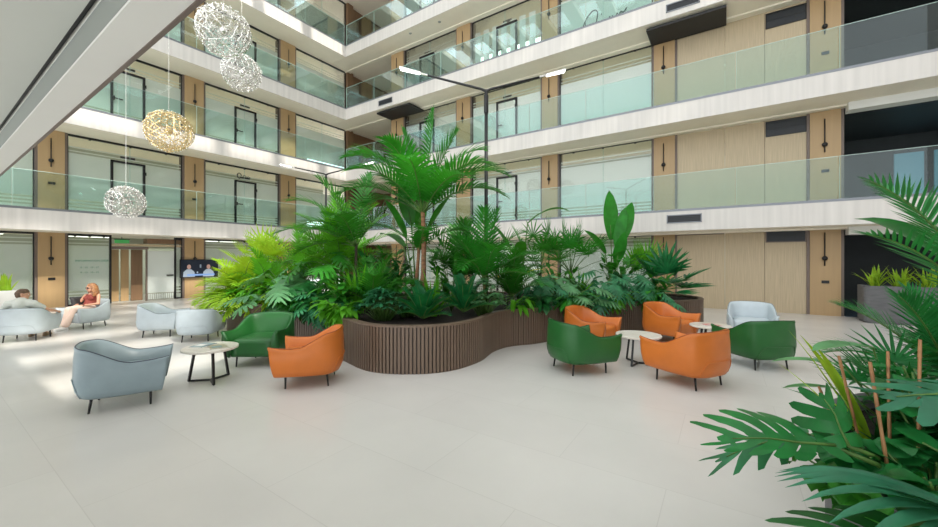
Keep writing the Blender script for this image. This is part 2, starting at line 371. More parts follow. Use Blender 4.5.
for x0, x1, z0, z1, lab in [(-1.58, -.6, 2.83, 3.1, 'long dark vent slot in the lowest pale balcony band above the oak wall'), (-1.6, -.65, 9.72, 9.98, 'long dark vent slot in the third balcony band above the wide black panel'), (-15.1, -14.1, 9.7, 9.98, 'dark vent slot in the third balcony band near the far corner')]:
    g = empty('ventilation_grille', ((x0 + x1) / 2, YF, z0), 0, lab, 'vent')
    MB().box(x0 + .03, x1 - .03, YF - .02, YF - .008, z0 + .03, z1 - .03).build('backing', 'vent', g, world=True)
    m = MB(); m.box(x0, x1, YF - .03, YF - .006, z0, z0 + .03); m.box(x0, x1, YF - .03, YF - .006, z1 - .03, z1); m.box(x0, x0 + .03, YF - .03, YF - .006, z0, z1); m.box(x1 - .03, x1, YF - .03, YF - .006, z0, z1)
    m.build('frame', 'trimgrey', g, world=True)
    m = MB()
    for k in range(1, 5): zz = z0 + (z1 - z0) * k / 5; m.hexa([(x0 + .03, YF - .028, zz - .012), (x1 - .03, YF - .028, zz - .012), (x1 - .03, YF - .02, zz), (x0 + .03, YF - .02, zz), (x0 + .03, YF - .028, zz - .006), (x1 - .03, YF - .028, zz - .006), (x1 - .03, YF - .02, zz + .006), (x0 + .03, YF - .02, zz + .006)])
    m.build('louvres', 'darkpanel', g, world=True)
for x0, x1, lab in [(-15.4, -13.1, 'wide black panel hung under the third balcony near the far corner'), (-2.2, .02, 'wide black panel hung under the third balcony above the oak wall')]:
    g = empty('ceiling_panel', ((x0 + x1) / 2, 14.7, 9.55), 0, lab, 'ceiling panel')
    bevel(MB().box(x0, x1, 14.12, 15.2, 9.42, 9.47).build('panel', 'darkpanel', g, world=True), .006)
    m = MB(); m.box(x0 - .02, x1 + .02, 14.1, 14.12, 9.41, 9.49); m.box(x0 - .02, x1 + .02, 15.2, 15.22, 9.41, 9.49); m.box(x0 - .02, x0, 14.12, 15.2, 9.41, 9.49); m.box(x1, x1 + .02, 14.12, 15.2, 9.41, 9.49); m.build('frame', 'black', g, world=True)
    m = MB()
    for xx in (x0 + .2, x1 - .2): m.tube([(xx, 14.3, 9.46), (xx, 14.3, 9.55)], .02, 6); m.tube([(xx, 14.9, 9.46), (xx, 14.9, 9.55)], .02, 6)
    m.build('hangers', 'black', g, world=True)
# lounge windows seen in the dark
S('window_40', MB().box(3.0, 3.25, 19.6, 19.74, .4, 2.4), 'blueglass')
S('window_41', MB().box(5.0, 5.7, 19.65, 19.74, 3.4, 5.4), 'blueglass'); S('window_42', MB().box(5.95, 6.6, 19.65, 19.74, 3.4, 5.4), 'blueglass')
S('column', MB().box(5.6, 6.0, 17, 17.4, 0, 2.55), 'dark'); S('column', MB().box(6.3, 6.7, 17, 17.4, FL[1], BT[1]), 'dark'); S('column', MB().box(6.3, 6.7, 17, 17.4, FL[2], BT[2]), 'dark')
for i in range(1, 4):
    tag(MB().lathe([(.05, 0), (.06, .006), (.06, .012)], 12, (4.1, 15.9, BT[i] - .043)).build('downlight', 'silver'), 'small round downlight in the dark lounge ceiling, %s' % lev_word[i], 'ceiling light', 'downlights of the lounge')
# smoke detectors under the third balcony
for x, y, lab in [(-13.2, 14.3, 'small round detector under the fourth balcony near the far corner'), (-11.4, 14.4, 'small round detector under the fourth balcony further along the right facade')]:
    tag(MB().lathe([(.04, -.04), (.06, -.03), (.07, 0)], 12, (x, y, 13.1)).build('smoke_detector', 'grey_and_shade', smooth=True), lab, 'smoke detector')
# ground floor luminaires behind the left fronts
for y, lab in [(1.2, 'lit ceiling strip behind the glass front left of the first column'), (3.9, 'lit ceiling strip behind the printed glass front'), (8.6, 'lit ceiling strip behind the glass front right of the screen')]:
    g = empty('ceiling_light', (-20.3, y, 2.5), 0, lab, 'ceiling light', 'office ceiling strips')
    MB().box(-20.4, -20.2, y - .7, y + .7, 2.53, 2.57).build('housing', 'white', g, world=True); MB().box(-20.38, -20.22, y - .68, y + .68, 2.515, 2.53).build('diffuser', 'officelight_fill', g, world=True)

# glass balustrades
def railing(F0, a0, a1, i, lab):
    r = empty('glass_railing', V(F0((a0 + a1) / 2, 0, FL[i])), 0, lab, 'railing')
    n = round((a1 - a0) / 2.35); e = MB()
    for k in range(n):
        b0, b1 = a0 + (a1 - a0) * k / n + .008, a0 + (a1 - a0) * (k + 1) / n - .008
        fbox(MB(), F0, b0, b1, .04, .056, FL[i] - .03, FL[i] + 1.14).build('glass_panel', 'railglass', r, world=True)
        fbox(e, F0, b0, b0 + .012, .04, .056, FL[i], FL[i] + 1.14); fbox(e, F0, b0, b1, .04, .056, FL[i] + 1.14, FL[i] + 1.15)
    e.build('glass_edge', 'railedge', r, world=True)
for i in range(1, 5):
    railing(lambda a, b, z: (XF - b, a, z), -3.0, YF - .06, i, 'green tinted glass railing along the left balcony, %s' % lev_word[i])
    railing(lambda a, b, z: (a, YF + b, z), XF, 9.3, i, 'green tinted glass railing along the right balcony, %s' % lev_word[i])

# lettering on the office glass
def strokes(name, lines, F, r, m, parent=None, lab=None, cat=None, smooth=True):
    mb = MB()
    for l in lines:
        P = catmull([(q[0], q[1], 0) for q in l], 5) if len(l) > 2 else [V((q[0], q[1], 0)) for q in l]
        mb.tube([F(q.x, -.008, q.y) for q in P], r, 5)
    o = mb.build(name, m, parent, smooth=smooth)
    if lab: tag(o, lab, cat)
    return o
def sc(l, a, z, s): return [[(a + x * s, z + y * s) for x, y in q] for q in l]
script = [[(.05, .62), (.0, .5), (.12, .75), (.35, .95), (.5, .85), (.45, .5), (.3, .2), (.1, .0), (.0, .02)], [(.1, .7), (.08, .45), (.12, .3)],
          [(.66, .52), (.6, .45), (.66, .4), (.74, .5), (.73, .3), (.66, .22), (.64, .3)], [(.62, .72), (.64, .74)], [(.78, .5), (.86, .42), (.9, .55), (.96, .45), (1.0, .56)], [(1.02, .5), (1.1, .48), (1.14, .58), (1.2, .5), (1.26, .6), (1.34, .54), (1.45, .66)]]
strokes('glass_lettering', sc(script, -4.75, 10.45, 1.15), MR, .018, 'vent', lab='handwritten script lettering on the office glass of the third floor', cat='lettering')
def text_mesh(s, size, name, m, mw, parent=None):
    cu = bpy.data.curves.new(name, 'FONT'); cu.body = s; cu.size = size; cu.extrude = .002
    t = bpy.data.objects.new('tmp', cu); COL.objects.link(t); bpy.context.view_layer.update()
    me = bpy.data.meshes.new_from_object(t.evaluated_get(bpy.context.evaluated_depsgraph_get())); bpy.data.objects.remove(t)
    me.transform(mw); me.name = name; me.materials.clear(); me.materials.append(MT[m]); o = bpy.data.objects.new(name, me); COL.objects.link(o)
    if parent: o.parent = parent
    return o
def on_left(a, z, b=.01): return Matrix(((0, 0, 1, XW + b), (1, 0, 0, a), (0, 1, 0, z), (0, 0, 0, 1)))
lg = empty('glass_lettering', (XW, 8.85, 5.55), 0, 'dark round logo and lettering above the office door on the first floor, left facade', 'lettering')
o = text_mesh('Dais', .2, 'letters', 'vent', on_left(9.12, 5.58)); o.parent = lg; o.data.transform(Matrix.Translation(-V(lg.location)))
m = MB(); m.tube([(XW + .01, 8.95 + .09 * math.cos(t * PI / 8), 5.66 + .12 * math.sin(t * PI / 8)) for t in range(15)], .025, 6); m.build('logo', 'vent', lg, world=True)
tx = empty('glass_lettering', (XW, 3.8, 1.0), 0, 'small green printed notice lines on the ground floor glass beside the screens', 'lettering')
MT['greentext'] = mat('green_print', (.06, .32, .2), .5)
for s, a, z, q in [('INFORMATION DESK', 3.42, 1.58, .095), ('9 - 12   13 - 17', 3.55, 1.34, .08), ('9 - 12   13 - 15', 3.55, 1.16, .08)]:
    o = text_mesh(s, q, 'print_line', 'greentext', on_left(a, z)); o.parent = tx; o.data.transform(Matrix.Translation(-V(tx.location)))
g = empty('exit_sign', (-20.4, 4.95, 2.32), 0, 'small green lit sign hanging above the timber screens', 'sign')
MB().box(-20.42, -20.38, 4.75, 5.2, 2.32, 2.46).build('sign_face', 'greensign', g, world=True); m = MB(); m.box(-20.43, -20.37, 4.73, 5.22, 2.46, 2.49); m.tube([(-20.4, 4.97, 2.49), (-20.4, 4.97, 2.58)], .01, 6); m.build('hanger', 'black', g, world=True)

# screen on the column
tv = empty('television', (-19.05, 7.2, .86), 0, 'wall screen showing two seated people in pale shirts', 'television')
bevel(MB().box(-19.1, -19.03, 6.5, 7.95, .88, 1.66).build('bezel', 'black', tv, world=True), .008)
MT['scr'] = mat('screen_dark', (.006, .01, .018), .3, emit=(.01, .02, .05), estr=.3); MT['scr_shirt'] = mat('screen_shirt', (.28, .34, .42), .4, emit=(.45, .55, .75), estr=.12)
MT['scr_skin'] = mat('screen_skin', (.5, .3, .25), .4, emit=(.6, .38, .32), estr=.2); MT['scr_blue'] = mat('screen_blue', (.15, .25, .5), .4, emit=(.2, .35, .7), estr=.3)
scn = MB().box(-19.03, -19.026, 6.53, 7.92, .91, 1.63).build('screen', 'scr', tv, world=True)
scn_shift = V(tv.location)
def flat2(pts, name, m, dx):
    mb = MB(); mb.v += [V((-19.026 + dx, y, z)) - scn_shift for y, z in pts]; mb.f.append(tuple(range(len(pts)))); return mb.build(name, m, scn)
for cy in (6.82, 7.56):
    flat2([(cy - .22, .91), (cy + .22, .91), (cy + .2, 1.12), (cy + .08, 1.24), (cy - .08, 1.24), (cy - .2, 1.12)], 'figure_shirt', 'scr_shirt', .002)
    flat2([(cy + .075 * math.cos(k * PI / 6), 1.34 + .1 * math.sin(k * PI / 6)) for k in range(12)], 'figure_face', 'scr_skin', .003)
flat2([(6.75, .95), (7.8, .97), (7.8, 1.03), (6.75, 1.03)], 'table_band', 'scr_blue', .004)
flat2([(7.22, 1.3), (7.28, 1.3), (7.28, 1.44), (7.22, 1.44)], 'bright_mark', 'scr_shirt', .003)
flat2([(7.13 + .03 * math.cos(k * PI / 4), 1.1 + .04 * math.sin(k * PI / 4)) for k in range(8)], 'cup', 'scr_shirt', .005)
MB().box(-19.145, -19.1, 7.0, 7.2, 1.1, 1.4).build('bracket', 'black', tv, world=True)
# ---------------------------------------------------------------- armchairs
CP = [(-.405, -.42), (-.41, -.2), (-.41, .05), (-.36, .29), (-.2, .395), (0, .415), (.2, .395), (.36, .29), (.41, .05), (.41, -.2), (.405, -.42)]
CPATH = catmull([(x, y, 0) for x, y in CP], 5)
def c_top(u):
    s = abs(u - .5) * 2
    if s < .38: h = .755 - .02 * (s / .38) ** 2
    elif s < .74: t = (s - .38) / .36; t = t * t * (3 - 2 * t); h = .735 + (.55 - .735) * t
    else: h = .55 + .03 * ((s - .74) / .26) ** 2
    return h
def make_chair(key, label, group=None):
    c = empty('armchair', (0, 0, 0), 0, label, 'armchair', group)
    n = len(CPATH); nor = []
    for k in range(n):
        t = (CPATH[min(k + 1, n - 1)] - CPATH[max(0, k - 1)]).normalized(); nor.append(V((t.y, -t.x, 0)))   # inward
    rows = []
    for k in range(n):
        p, q = CPATH[k], nor[k]; u = k / (n - 1); h = c_top(u); s = abs(u - .5) * 2
        fl = .012 if s > .9 else 0
        prof = [(.075, .165), (.03, .185), (.004, .25), (-.012, .36), (-.006, h * .72 + .05), (.004, h - .05), (.0 - fl, h - .012), (.014 - fl, h), (.036, h - .004), (.05, h - .03), (.075, h * .7 + .1), (.10, .42), (.11, .25)]
        lean = max(0, (s - .7) / .3)
        rows.append([p + q * d + V((0, -.035 * lean * (z - .32) / .25 if z > .32 else .03 * lean * (.32 - z) / .15, z)) for d, z in prof])
    m = MB(); m.ring_loft(rows); shell = m.build('shell', key, c, smooth=True)
    # cushion
    inner = [CPATH[k] + nor[k] * .1 for k in range(n)]
    fr = [V((x, -.38 - .012 * (1 - (x / .26) ** 2), 0)) for x in (.2, .1, 0, -.1, -.2)]
    loop = inner[1:-1] + fr; ce = V((0, -.03, 0)); rings = []
    for sc_, z in [(.93, .17), (.985, .185), (1, .23), (1, .375), (.985, .41), (.93, .432), (.6, .442), (.2, .445)]: rings.append([ce + (p - ce) * sc_ + V((0, 0, z)) for p in loop])
    m = MB(); m.ring_loft(rings); m.build('seat_cushion', key, c, smooth=True)
    m = MB(); m.tube([CPATH[k] + nor[k] * .012 + V((0, -.035 * max(0, (abs(k / (n - 1) - .5) * 2 - .7) / .3) * (c_top(k / (n - 1)) - .32) / .25, c_top(k / (n - 1)) + .001)) for k in range(n)], .006, 6)
    m.build('piping', 'p_' + key, shell, smooth=True)
    arc = []
    for k in range(25):
        t = k / 24; u = .34 + .32 * t; j = u * (n - 1); i0 = int(j); f = j - i0; p = CPATH[i0].lerp(CPATH[i0 + 1], f); q = nor[i0].lerp(nor[i0 + 1], f)
        e = min(t, 1 - t) * 2; z = .19 + .19 * min(1, e * 3.2) ** .6
        d = .004 - .016 * min(1, max(0, (z - .25) / .11)) if z > .25 else .004 + .024 * (.25 - z) / .065
        arc.append(p + q * (d - .004) + V((0, 0, z)))
    m = MB(); m.tube(arc, .006, 6); m.build('back_seam', key, shell, smooth=True)
    for sx in (-1, 1):
        m = MB(); m.tube([(sx * c_, -.275, z) for c_, z in ((.27, .2), (.283, 0.0))], [.016, .0105], 10); m.build('leg', 'black', c, smooth=True)
        m = MB(); m.tube([(sx * .25, .24, .2), (sx * .262, .265, 0)], [.016, .0105], 10); m.build('leg', 'black', c, smooth=True)
    return c
def yaw(fx, fy): return math.atan2(fx, -fy)
chairs = {}
def chair(key, x, y, f, label, sc_=1.):
    if key in chairs: c = dup(chairs[key], (x, y, 0), yaw(*f), label)
    else:
        c = make_chair(key, label); chairs[key] = c; c.location = (x, y, 0); c.rotation_euler = (0, 0, yaw(*f))
    c.scale = (sc_,) * 3
    return c
chair('greyblue', -5.79, 1.43, (.36, .93), 'slate grey-blue armchair alone at front left, seen from its side', .95)
chair('paleblue', -11.95, 1.42, (-.86, .5), 'pale blue armchair that the man in the pale shirt sits in, back to us', .9)
chair('paleblue', -12.94, 2.51, (.38, -.92), 'pale blue armchair that the woman in dark red sits in', .88)
chair('paleblue', -10.25, 3.16, (.62, .78), 'empty pale blue armchair facing right, left one of the pair beyond the round table', .92)
chair('paleblue', -9.0, 3.42, (-.75, .66), 'empty pale blue armchair seen from behind, beside the bright palm at the planter', .88)
chair('green', -6.18, 3.25, (.6, -.8), 'green leather armchair facing us with pleated back, beside the left table')
chair('orange', -4.66, 3.1, (-.71, -.70), 'orange leather armchair facing left beside the green one, at the planter front', .96)
chair('green', -1.83, 5.67, (.62, .78), 'green leather armchair seen from behind in the right group, front left')
chair('orange', -2.10, 7.15, (.95, -.12), 'orange leather armchair behind the green one, against the planter')
chair('orange', -.97, 8.69, (.92, -.38), 'orange leather armchair facing right at the planter end, beyond the white table')
chair('orange', -.40, 5.91, (-.87, .5), 'orange leather armchair in front, seen from behind with a curved back seam')
chair('green', .41, 7.45, (-.63, .77), 'green leather armchair seen from behind at the right end of the group')
chair('paleblue', .45, 9.75, (.0, -1), 'pale blue armchair facing us behind the right green one')

# pleats on the back of the left green armchair sit in the leather; loose cushion beside the woman
def cushion(loc, rz, w, label):
    m = MB(); rings = []
    for z, s_ in [(-.055, .0), (-.05, .6), (-.035, .86), (0, 1), (.035, .86), (.05, .6), (.055, 0)]:
        rings.append([(w / 2 * s_ * x, z, w / 2 * s_ * y + w / 2) for x, y in [(-.3, -.93), (.3, -.93), (.9, -1), (1, -.9), (.93, -.3), (.93, .3), (1, .9), (.9, 1), (.3, .93), (-.3, .93), (-.9, 1), (-1, .9), (-.93, .3), (-.93, -.3), (-1, -.9), (-.9, -1)]])
    m.ring_loft(rings); o = m.build('cushion', 'darkpanel', smooth=True); o.location = loc; o.rotation_euler = (-.25, 0, rz); return tag(o, label, 'cushion')

# ---------------------------------------------------------------- tables
def make_table(loc, rz, r, h, label):
    t = empty('side_table', loc, rz, label, 'table')
    m = MB(); m.lathe([(r * .96, h - .035), (r, h - .028), (r, h - .006), (r * .985, h)], 48); m.build('table_top', 'tabletop', t)
    for k in range(3):
        a = 2 * PI * k / 3; c, s = math.cos(a), math.sin(a)
        m = MB(); m.tube([(c * r * .58, s * r * .58, h - .035), (c * r * .8, s * r * .8, .012)], .02, 4); m.build('leg', 'black', t)
        m = MB(); m.tube([(c * r * .8, s * r * .8, .018), (0, 0, .018)], .015, 4); m.build('foot_bar', 'black', t)
    return t
make_table((-5.8, 2.33, 0), 3.93, .33, .47, 'round stone-topped side table on black legs with magazines, at front left')
make_table((-1.14, 6.5, 0), 2.44, .34, .47, 'round white side table on black legs between the orange and green armchairs')
make_table((-.22, 8.15, 0), .2, .33, .47, 'round white side table behind the front orange armchair, red magazine on it')
def magazine(loc, rz, w, d, label, cover, pic):
    g = empty('magazine', loc, rz, label, 'magazine')
    m = MB(); m.box(-w / 2, w / 2, -d / 2, d / 2, 0, .008); m.build('pages', 'paper', g)
    m = MB(); m.box(-w / 2 - .002, w / 2 + .002, -d / 2 - .002, d / 2 + .002, .008, .0095); m.build('cover', cover, g)
    m = MB(); m.box(-w * .35, w * .2, -d * .3, d * .15, .0095, .0103); m.build('cover_picture', pic, g)
MT['cov_blue'] = mat('cover_bluegrey', (.22, .3, .34), .3); MT['cov_tan'] = mat('cover_tan', (.4, .36, .27), .3); MT['cov_red'] = mat('cover_red', (.5, .12, .1), .3)
magazine((-5.95, 2.3, .47), .5, .2, .27, 'blue-grey magazine on the left stone-topped table', 'cov_blue', 'paper')
magazine((-5.68, 2.37, .47), 1.3, .2, .28, 'tan and green magazine on the left stone-topped table', 'cov_tan', 'cov_blue')
magazine((-.2, 8.1, .47), .9, .2, .26, 'red covered magazine on the far white table', 'cov_red', 'paper')

# ---------------------------------------------------------------- lamp posts and chandeliers
def lamp(x, y, h, e1, e2, label, zb=.62):
    g = empty('lamp_post', (x, y, zb), 0, label, 'lamp post'); top = V((x, y, h))
    m = MB(); m.tube([(x, y, zb), (x, y, h * .6), (x, y, h)], [.045, .04, .036], 10); m.build('pole', 'black', g, smooth=True, world=True)
    m = MB(); m.lathe([(.09, zb), (.09, zb + .07), (.05, zb + .09)], 12, (x, y, 0)); m.build('base', 'black', g, world=True)
    m = MB(); m.tube([(x, y, h - .5), (x, y, h - .12)], .05, 10); m.build('collar', 'black', g, world=True)
    for e in (e1, e2):
        e = V(e); d = (e - top); a = top + d * .06 + V((0, 0, -.01)); k = top + d * .72
        m = MB(); m.tube([top - V((0, 0, .12)), top - V((0, 0, .03)), a, k], [.034, .034, .028, .022], 8); arm = m.build('arm', 'black', g, smooth=True, world=True)
        m = MB(); m.tube([k, top + d * .8], .026, 8); m.build('arm_joint', 'silver', g, world=True)
        s = d.normalized(); w = s.cross(V((0, 0, 1))).normalized() * .075; n = w.cross(s).normalized() * .028
        if n.z < 0: n = -n
        p0, p1 = top + d * .8, e + s * .12
        m = MB(); m.hexa([p0 - w * .6, p0 + w * .6, p1 + w, p1 - w, p0 - w * .6 + n, p0 + w * .6 + n, p1 + w + n, p1 - w + n]); hd = bevel(m.build('lamp_head', 'white', g, world=True), .01)
        m = MB(); q0, q1 = p0 + s * .03, p1 - s * .02; dn_ = -n * .35; ww = w * .85
        m.hexa([q0 - ww * .7 + dn_, q0 + ww * .7 + dn_, q1 + ww + dn_, q1 - ww + dn_, q0 - ww * .7, q0 + ww * .7, q1 + ww, q1 - ww]); m.v = [q - V(g.location) for q in m.v]; m.build('led_panel', 'led', hd)
lamp(-4.27, 7.01, 5.31, (-5.72, 6.03, 5.74), (-2.95, 7.9, 5.69), 'tall black lamp post with two lit arms rising from the middle of the planter')
lamp(-13.49, 9.61, 5.14, (-14.94, 8.63, 5.5), (-11.93, 10.65, 5.6), 'smaller looking black lamp post with two arms behind the left palms', 0)
def geo():
    bm = bmesh.new(); bmesh.ops.create_icosphere(bm, subdivisions=3, radius=1); E = [(e.verts[0].co.copy(), e.verts[1].co.copy()) for e in bm.edges]; P = [v.co.copy() for v in bm.verts]; bm.free(); return E, P
GE, GP = geo()
def chandelier(loc, r, label, m_, rz):
    g = empty('chandelier', loc, 0, label, 'chandelier'); R3 = Matrix.Rotation(rz, 3, 'Z') @ Matrix.Rotation(rz * .7, 3, 'X'); m = MB()
    rr = random.Random(int(rz * 100))
    for a, b in GE:
        if rr.random() < .22: continue
        e1, e2 = rr.uniform(.9, 1.0), rr.uniform(.9, 1.0)
        m.tube([R3 @ a * r * e1, R3 @ ((a + b) * .52) * r * (e1 + e2) / 2, R3 @ b * r * e2], .0075, 3, caps=False)
    for a, b in GE:
        if rr.random() < .45: continue
        e1, e2 = rr.uniform(.7, .86), rr.uniform(.7, .86); q = R3 @ (a + b) * .52
        m.tube([R3 @ b * r * e1, q * r * (e1 + e2) / 2 + V((rr.uniform(-.04, .04), rr.uniform(-.04, .04), rr.uniform(-.04, .04))), R3 @ a * r], .005, 3, caps=False)
    for k in range(40):
        a, b = rr.choice(GP), rr.choice(GP); 
        if 0.5 < (a - b).length < 1.5:
            cc = ((a + b) * .5).normalized() * .8; m.tube([R3 @ a * r * .95, R3 @ cc * r * .9, R3 @ b * r * .95], .0075, 3, caps=False)
    for k in range(16):
        ax = V((rr.uniform(-1, 1), rr.uniform(-1, 1), rr.uniform(-1, 1))).normalized(); u = ax.orthogonal().normalized(); w_ = ax.cross(u); a0 = rr.uniform(0, 6); sp = rr.uniform(1.5, 3.5); o_ = rr.uniform(-.3, .3); cr = math.sqrt(1 - o_ * o_)
        m.tube([(u * math.cos(a0 + sp * j / 14) * cr + w_ * math.sin(a0 + sp * j / 14) * cr + ax * o_) * r * (1.0 + .05 * math.sin(j)) for j in range(15)], .0075, 3, caps=False)
    m.build('strip_sphere', m_, g)
    m = MB()
    for p in GP:
        q = R3 @ p * r
        m.sphere(q, .0095, 5, 3)
    o = m.build('light_points', 'ledsmall', g); o['kind'] = 'stuff'
    m = MB(); m.tube([(0, 0, r * .95), (0, 0, 18.1 - loc[2])], .006, 5); m.build('suspension_wire', 'silver', g)
    m = MB(); m.sphere((0, 0, 0), .09, 10, 6); m.build('core', m_, g, smooth=True)
chandelier((-9.4, 4.04, 6.82), .54, 'silver sphere chandelier, highest and largest looking of the four', 'silver', .4)
chandelier((-11.38, 5.36, 6.95), .5, 'silver sphere chandelier overlapping just below the highest one', 'silver', 1.3)
chandelier((-11.9, 3.82, 4.96), .52, 'golden sphere chandelier, third from the top', 'gold', 2.2)
chandelier((-14.37, 3.59, 3.32), .46, 'silver sphere chandelier hanging lowest, in front of the first balcony glass', 'silver', 3.1)

# ---------------------------------------------------------------- planters
PO = [(-10.3, 4.7), (-9.7, 4.25), (-8.8, 4.2), (-7.6, 4.25), (-6.3, 4.3), (-5.18, 4.02), (-4.36, 3.84), (-3.77, 4.06), (-3.38, 4.52), (-3.3, 5.2), (-3.44, 5.87), (-3.4, 6.4), (-3.1, 6.9), (-2.85, 7.5), (-2.5, 8.2), (-1.9, 9.0), (-1.2, 9.8), (-.62, 10.4), (-.45, 11.0), (-.8, 11.8), (-1.8, 12.2), (-3.2, 11.8), (-4.6, 10.8), (-6, 9.6), (-7.5, 8.2), (-9, 7), (-10.2, 6), (-10.5, 5.3)]
def planter_body(PO, h, label, slats, m_, soilz):
    P = catmull([(x, y, 0) for x, y in PO], 10, True); n = len(P); ce = sum(P, V()) / n
    g = empty('planter', (ce.x, ce.y, 0), 0, label, 'planter')
    nor = []
    for k in range(n):
        t = (P[(k + 1) % n] - P[k - 1]).normalized(); nor.append(V((t.y, -t.x, 0)))
    A = sum(P[k].x * P[(k + 1) % n].y - P[(k + 1) % n].x * P[k].y for k in range(n))
    if A < 0: nor = [-q for q in nor]
    m = MB(); m.ring_loft([[P[k] - nor[k] * .015 + V((0, 0, z)) for k in range(n)] for z in (0, h - .02)], cap0=False, cap1=False)
    m.ring_loft([[P[k] - nor[k] * .08 + V((0, 0, z)) for k in range(n)] for z in (h - .02, soilz - .02)], cap0=False, cap1=False); m.build('body', 'planterdark' if slats else m_, g, world=True)
    m = MB(); m.ring_loft([[P[k] + nor[k] * d + V((0, 0, z)) for k in range(n)] for d, z in ((-.09, h - .03), (.016, h - .03), (.016, h), (-.09, h), (-.09, h - .03))], cap0=False, cap1=False); m.build('rim', m_, g, world=True)
    m = MB(); m.v += [p - nor[k] * .07 + V((0, 0, soilz)) for k, p in enumerate(P)]; m.f.append(tuple(range(n) if A > 0 else reversed(range(n)))); so = m.build('soil', 'soil', g, world=True)
    if slats:
        m = MB(); acc = 0; pitch = .056
        for k in range(n):
            a, b = P[k], P[(k + 1) % n]; L = (b - a).length; d = (b - a) / L
            q = nor[k]
            while acc < L:
                c = a + d * acc; nn = nor[k].lerp(nor[(k + 1) % n], acc / L); w = d * .019
                m.hexa([c - w - nn * .01, c + w - nn * .01, c + w + nn * .012, c - w + nn * .012, c - w - nn * .01 + V((0, 0, h - .03)), c + w - nn * .01 + V((0, 0, h - .03)), c + w + nn * .012 + V((0, 0, h - .03)), c - w + nn * .012 + V((0, 0, h - .03))])
                acc += pitch
            acc -= L
        m.build('slat_cladding', m_, g, world=True)
        m = MB(); m.ring_loft([[P[k] + nor[k] * .004 + V((0, 0, z)) for k in range(n)] for z in (0, .03)], cap0=False, cap1=False); m.build('plinth', 'black', g, world=True)
    return g
planter_body(PO, .70, 'long winding planter clad in bronze slats in the middle of the hall', True, 'planter', .63)
planter_body([(.5, 2.72), (.78, 2.0), (1.5, 1.5), (2.6, 1.5), (3.6, 2.4), (3.5, 3.6), (2.6, 4.5), (1.4, 4.55), (.75, 4.0), (.52, 3.3)], .60, 'dark planter under the foreground leaves at bottom right', False, 'concrete', .52)
def box_planter(x0, x1, y0, y1, h, label, m_, r=.12):
    g = empty('planter', ((x0 + x1) / 2, (y0 + y1) / 2, 0), 0, label, 'planter'); pts = []
    for cx, cy, a in ((x1 - r, y0 + r, -90), (x1 - r, y1 - r, 0), (x0 + r, y1 - r, 90), (x0 + r, y0 + r, 180)):
        for k in range(5): an = math.radians(a + k * 22.5); pts.append(V((cx + r * math.cos(an), cy + r * math.sin(an), 0)))
    ce = V(((x0 + x1) / 2, (y0 + y1) / 2, 0)); f = lambda s_, z: [ce + (p - ce) * s_ + V((0, 0, z)) for p in pts]
    m = MB(); m.ring_loft([f(.97, 0), f(.97, .03), f(1, .05), f(1, h), f(.93, h), f(.93, h - .08)], cap1=False); m.build('pot', m_, g, world=True)
    m = MB(); m.ring_loft([f(.94, h - .1), f(.94, h - .07)]); m.build('soil', 'soil', g, world=True)
box_planter(3.02, 5.4, 14.0, 14.75, .97, 'tall dark grey planter in front of the lounge opening at right', 'concrete')
box_planter(-17.3, -16.7, -1.6, 1.95, .78, 'pale grey trough planter behind the man at far left', 'whiteplanter')
# ---------------------------------------------------------------- leaves
UP = V((0, 0, 1))
def P_lance(t): return math.sin(PI * min(1, t ** .75 * .97 + .03)) ** .8
def P_strap(t): return min(1, .35 + t * 5) * max(0.02, 1 - t ** 3.5)
def P_oval(t): return max(.02, math.sin(PI * (t * .96 + .04)) ** .62)
def P_need(t): return min(1, .5 + t * 6) * max(.02, 1 - t ** 1.8)
def blade(M, b, d, up, L, W, n=4, droop=.3, fold=.2, prof=P_lance, wave=0., side=None):
    d = V(d).normalized(); p = V(b); s = d.cross(V(up))
    if s.length < .05: s = d.cross(V((1, .3, 0)))
    s.normalize(); i0 = len(M.v); st = L / n
    for k in range(n + 1):
        t = k / n; w = W * .5 * prof(t); nn = s.cross(d); 
        if nn.z < 0 and droop >= 0 and abs(d.z) < .9: pass
        o = nn * (fold * w) + nn * (wave * w * math.sin(t * 9))
        M.v += [p - s * w + o, p.copy(), p + s * w + nn * (fold * w) - nn * (wave * w * math.sin(t * 9))]
        if k < n:
            p = p + d * st; d = (d - UP * (droop * (.4 + t) / n)).normalized()
    for k in range(n):
        a = i0 + k * 3
        M.f += [(a, a + 1, a + 4, a + 3), (a + 1, a + 2, a + 5, a + 4)]
    return p
def az(a, e): a = math.radians(a); e = math.radians(e); return V((math.cos(a) * math.cos(e), math.sin(a) * math.cos(e), math.sin(e)))
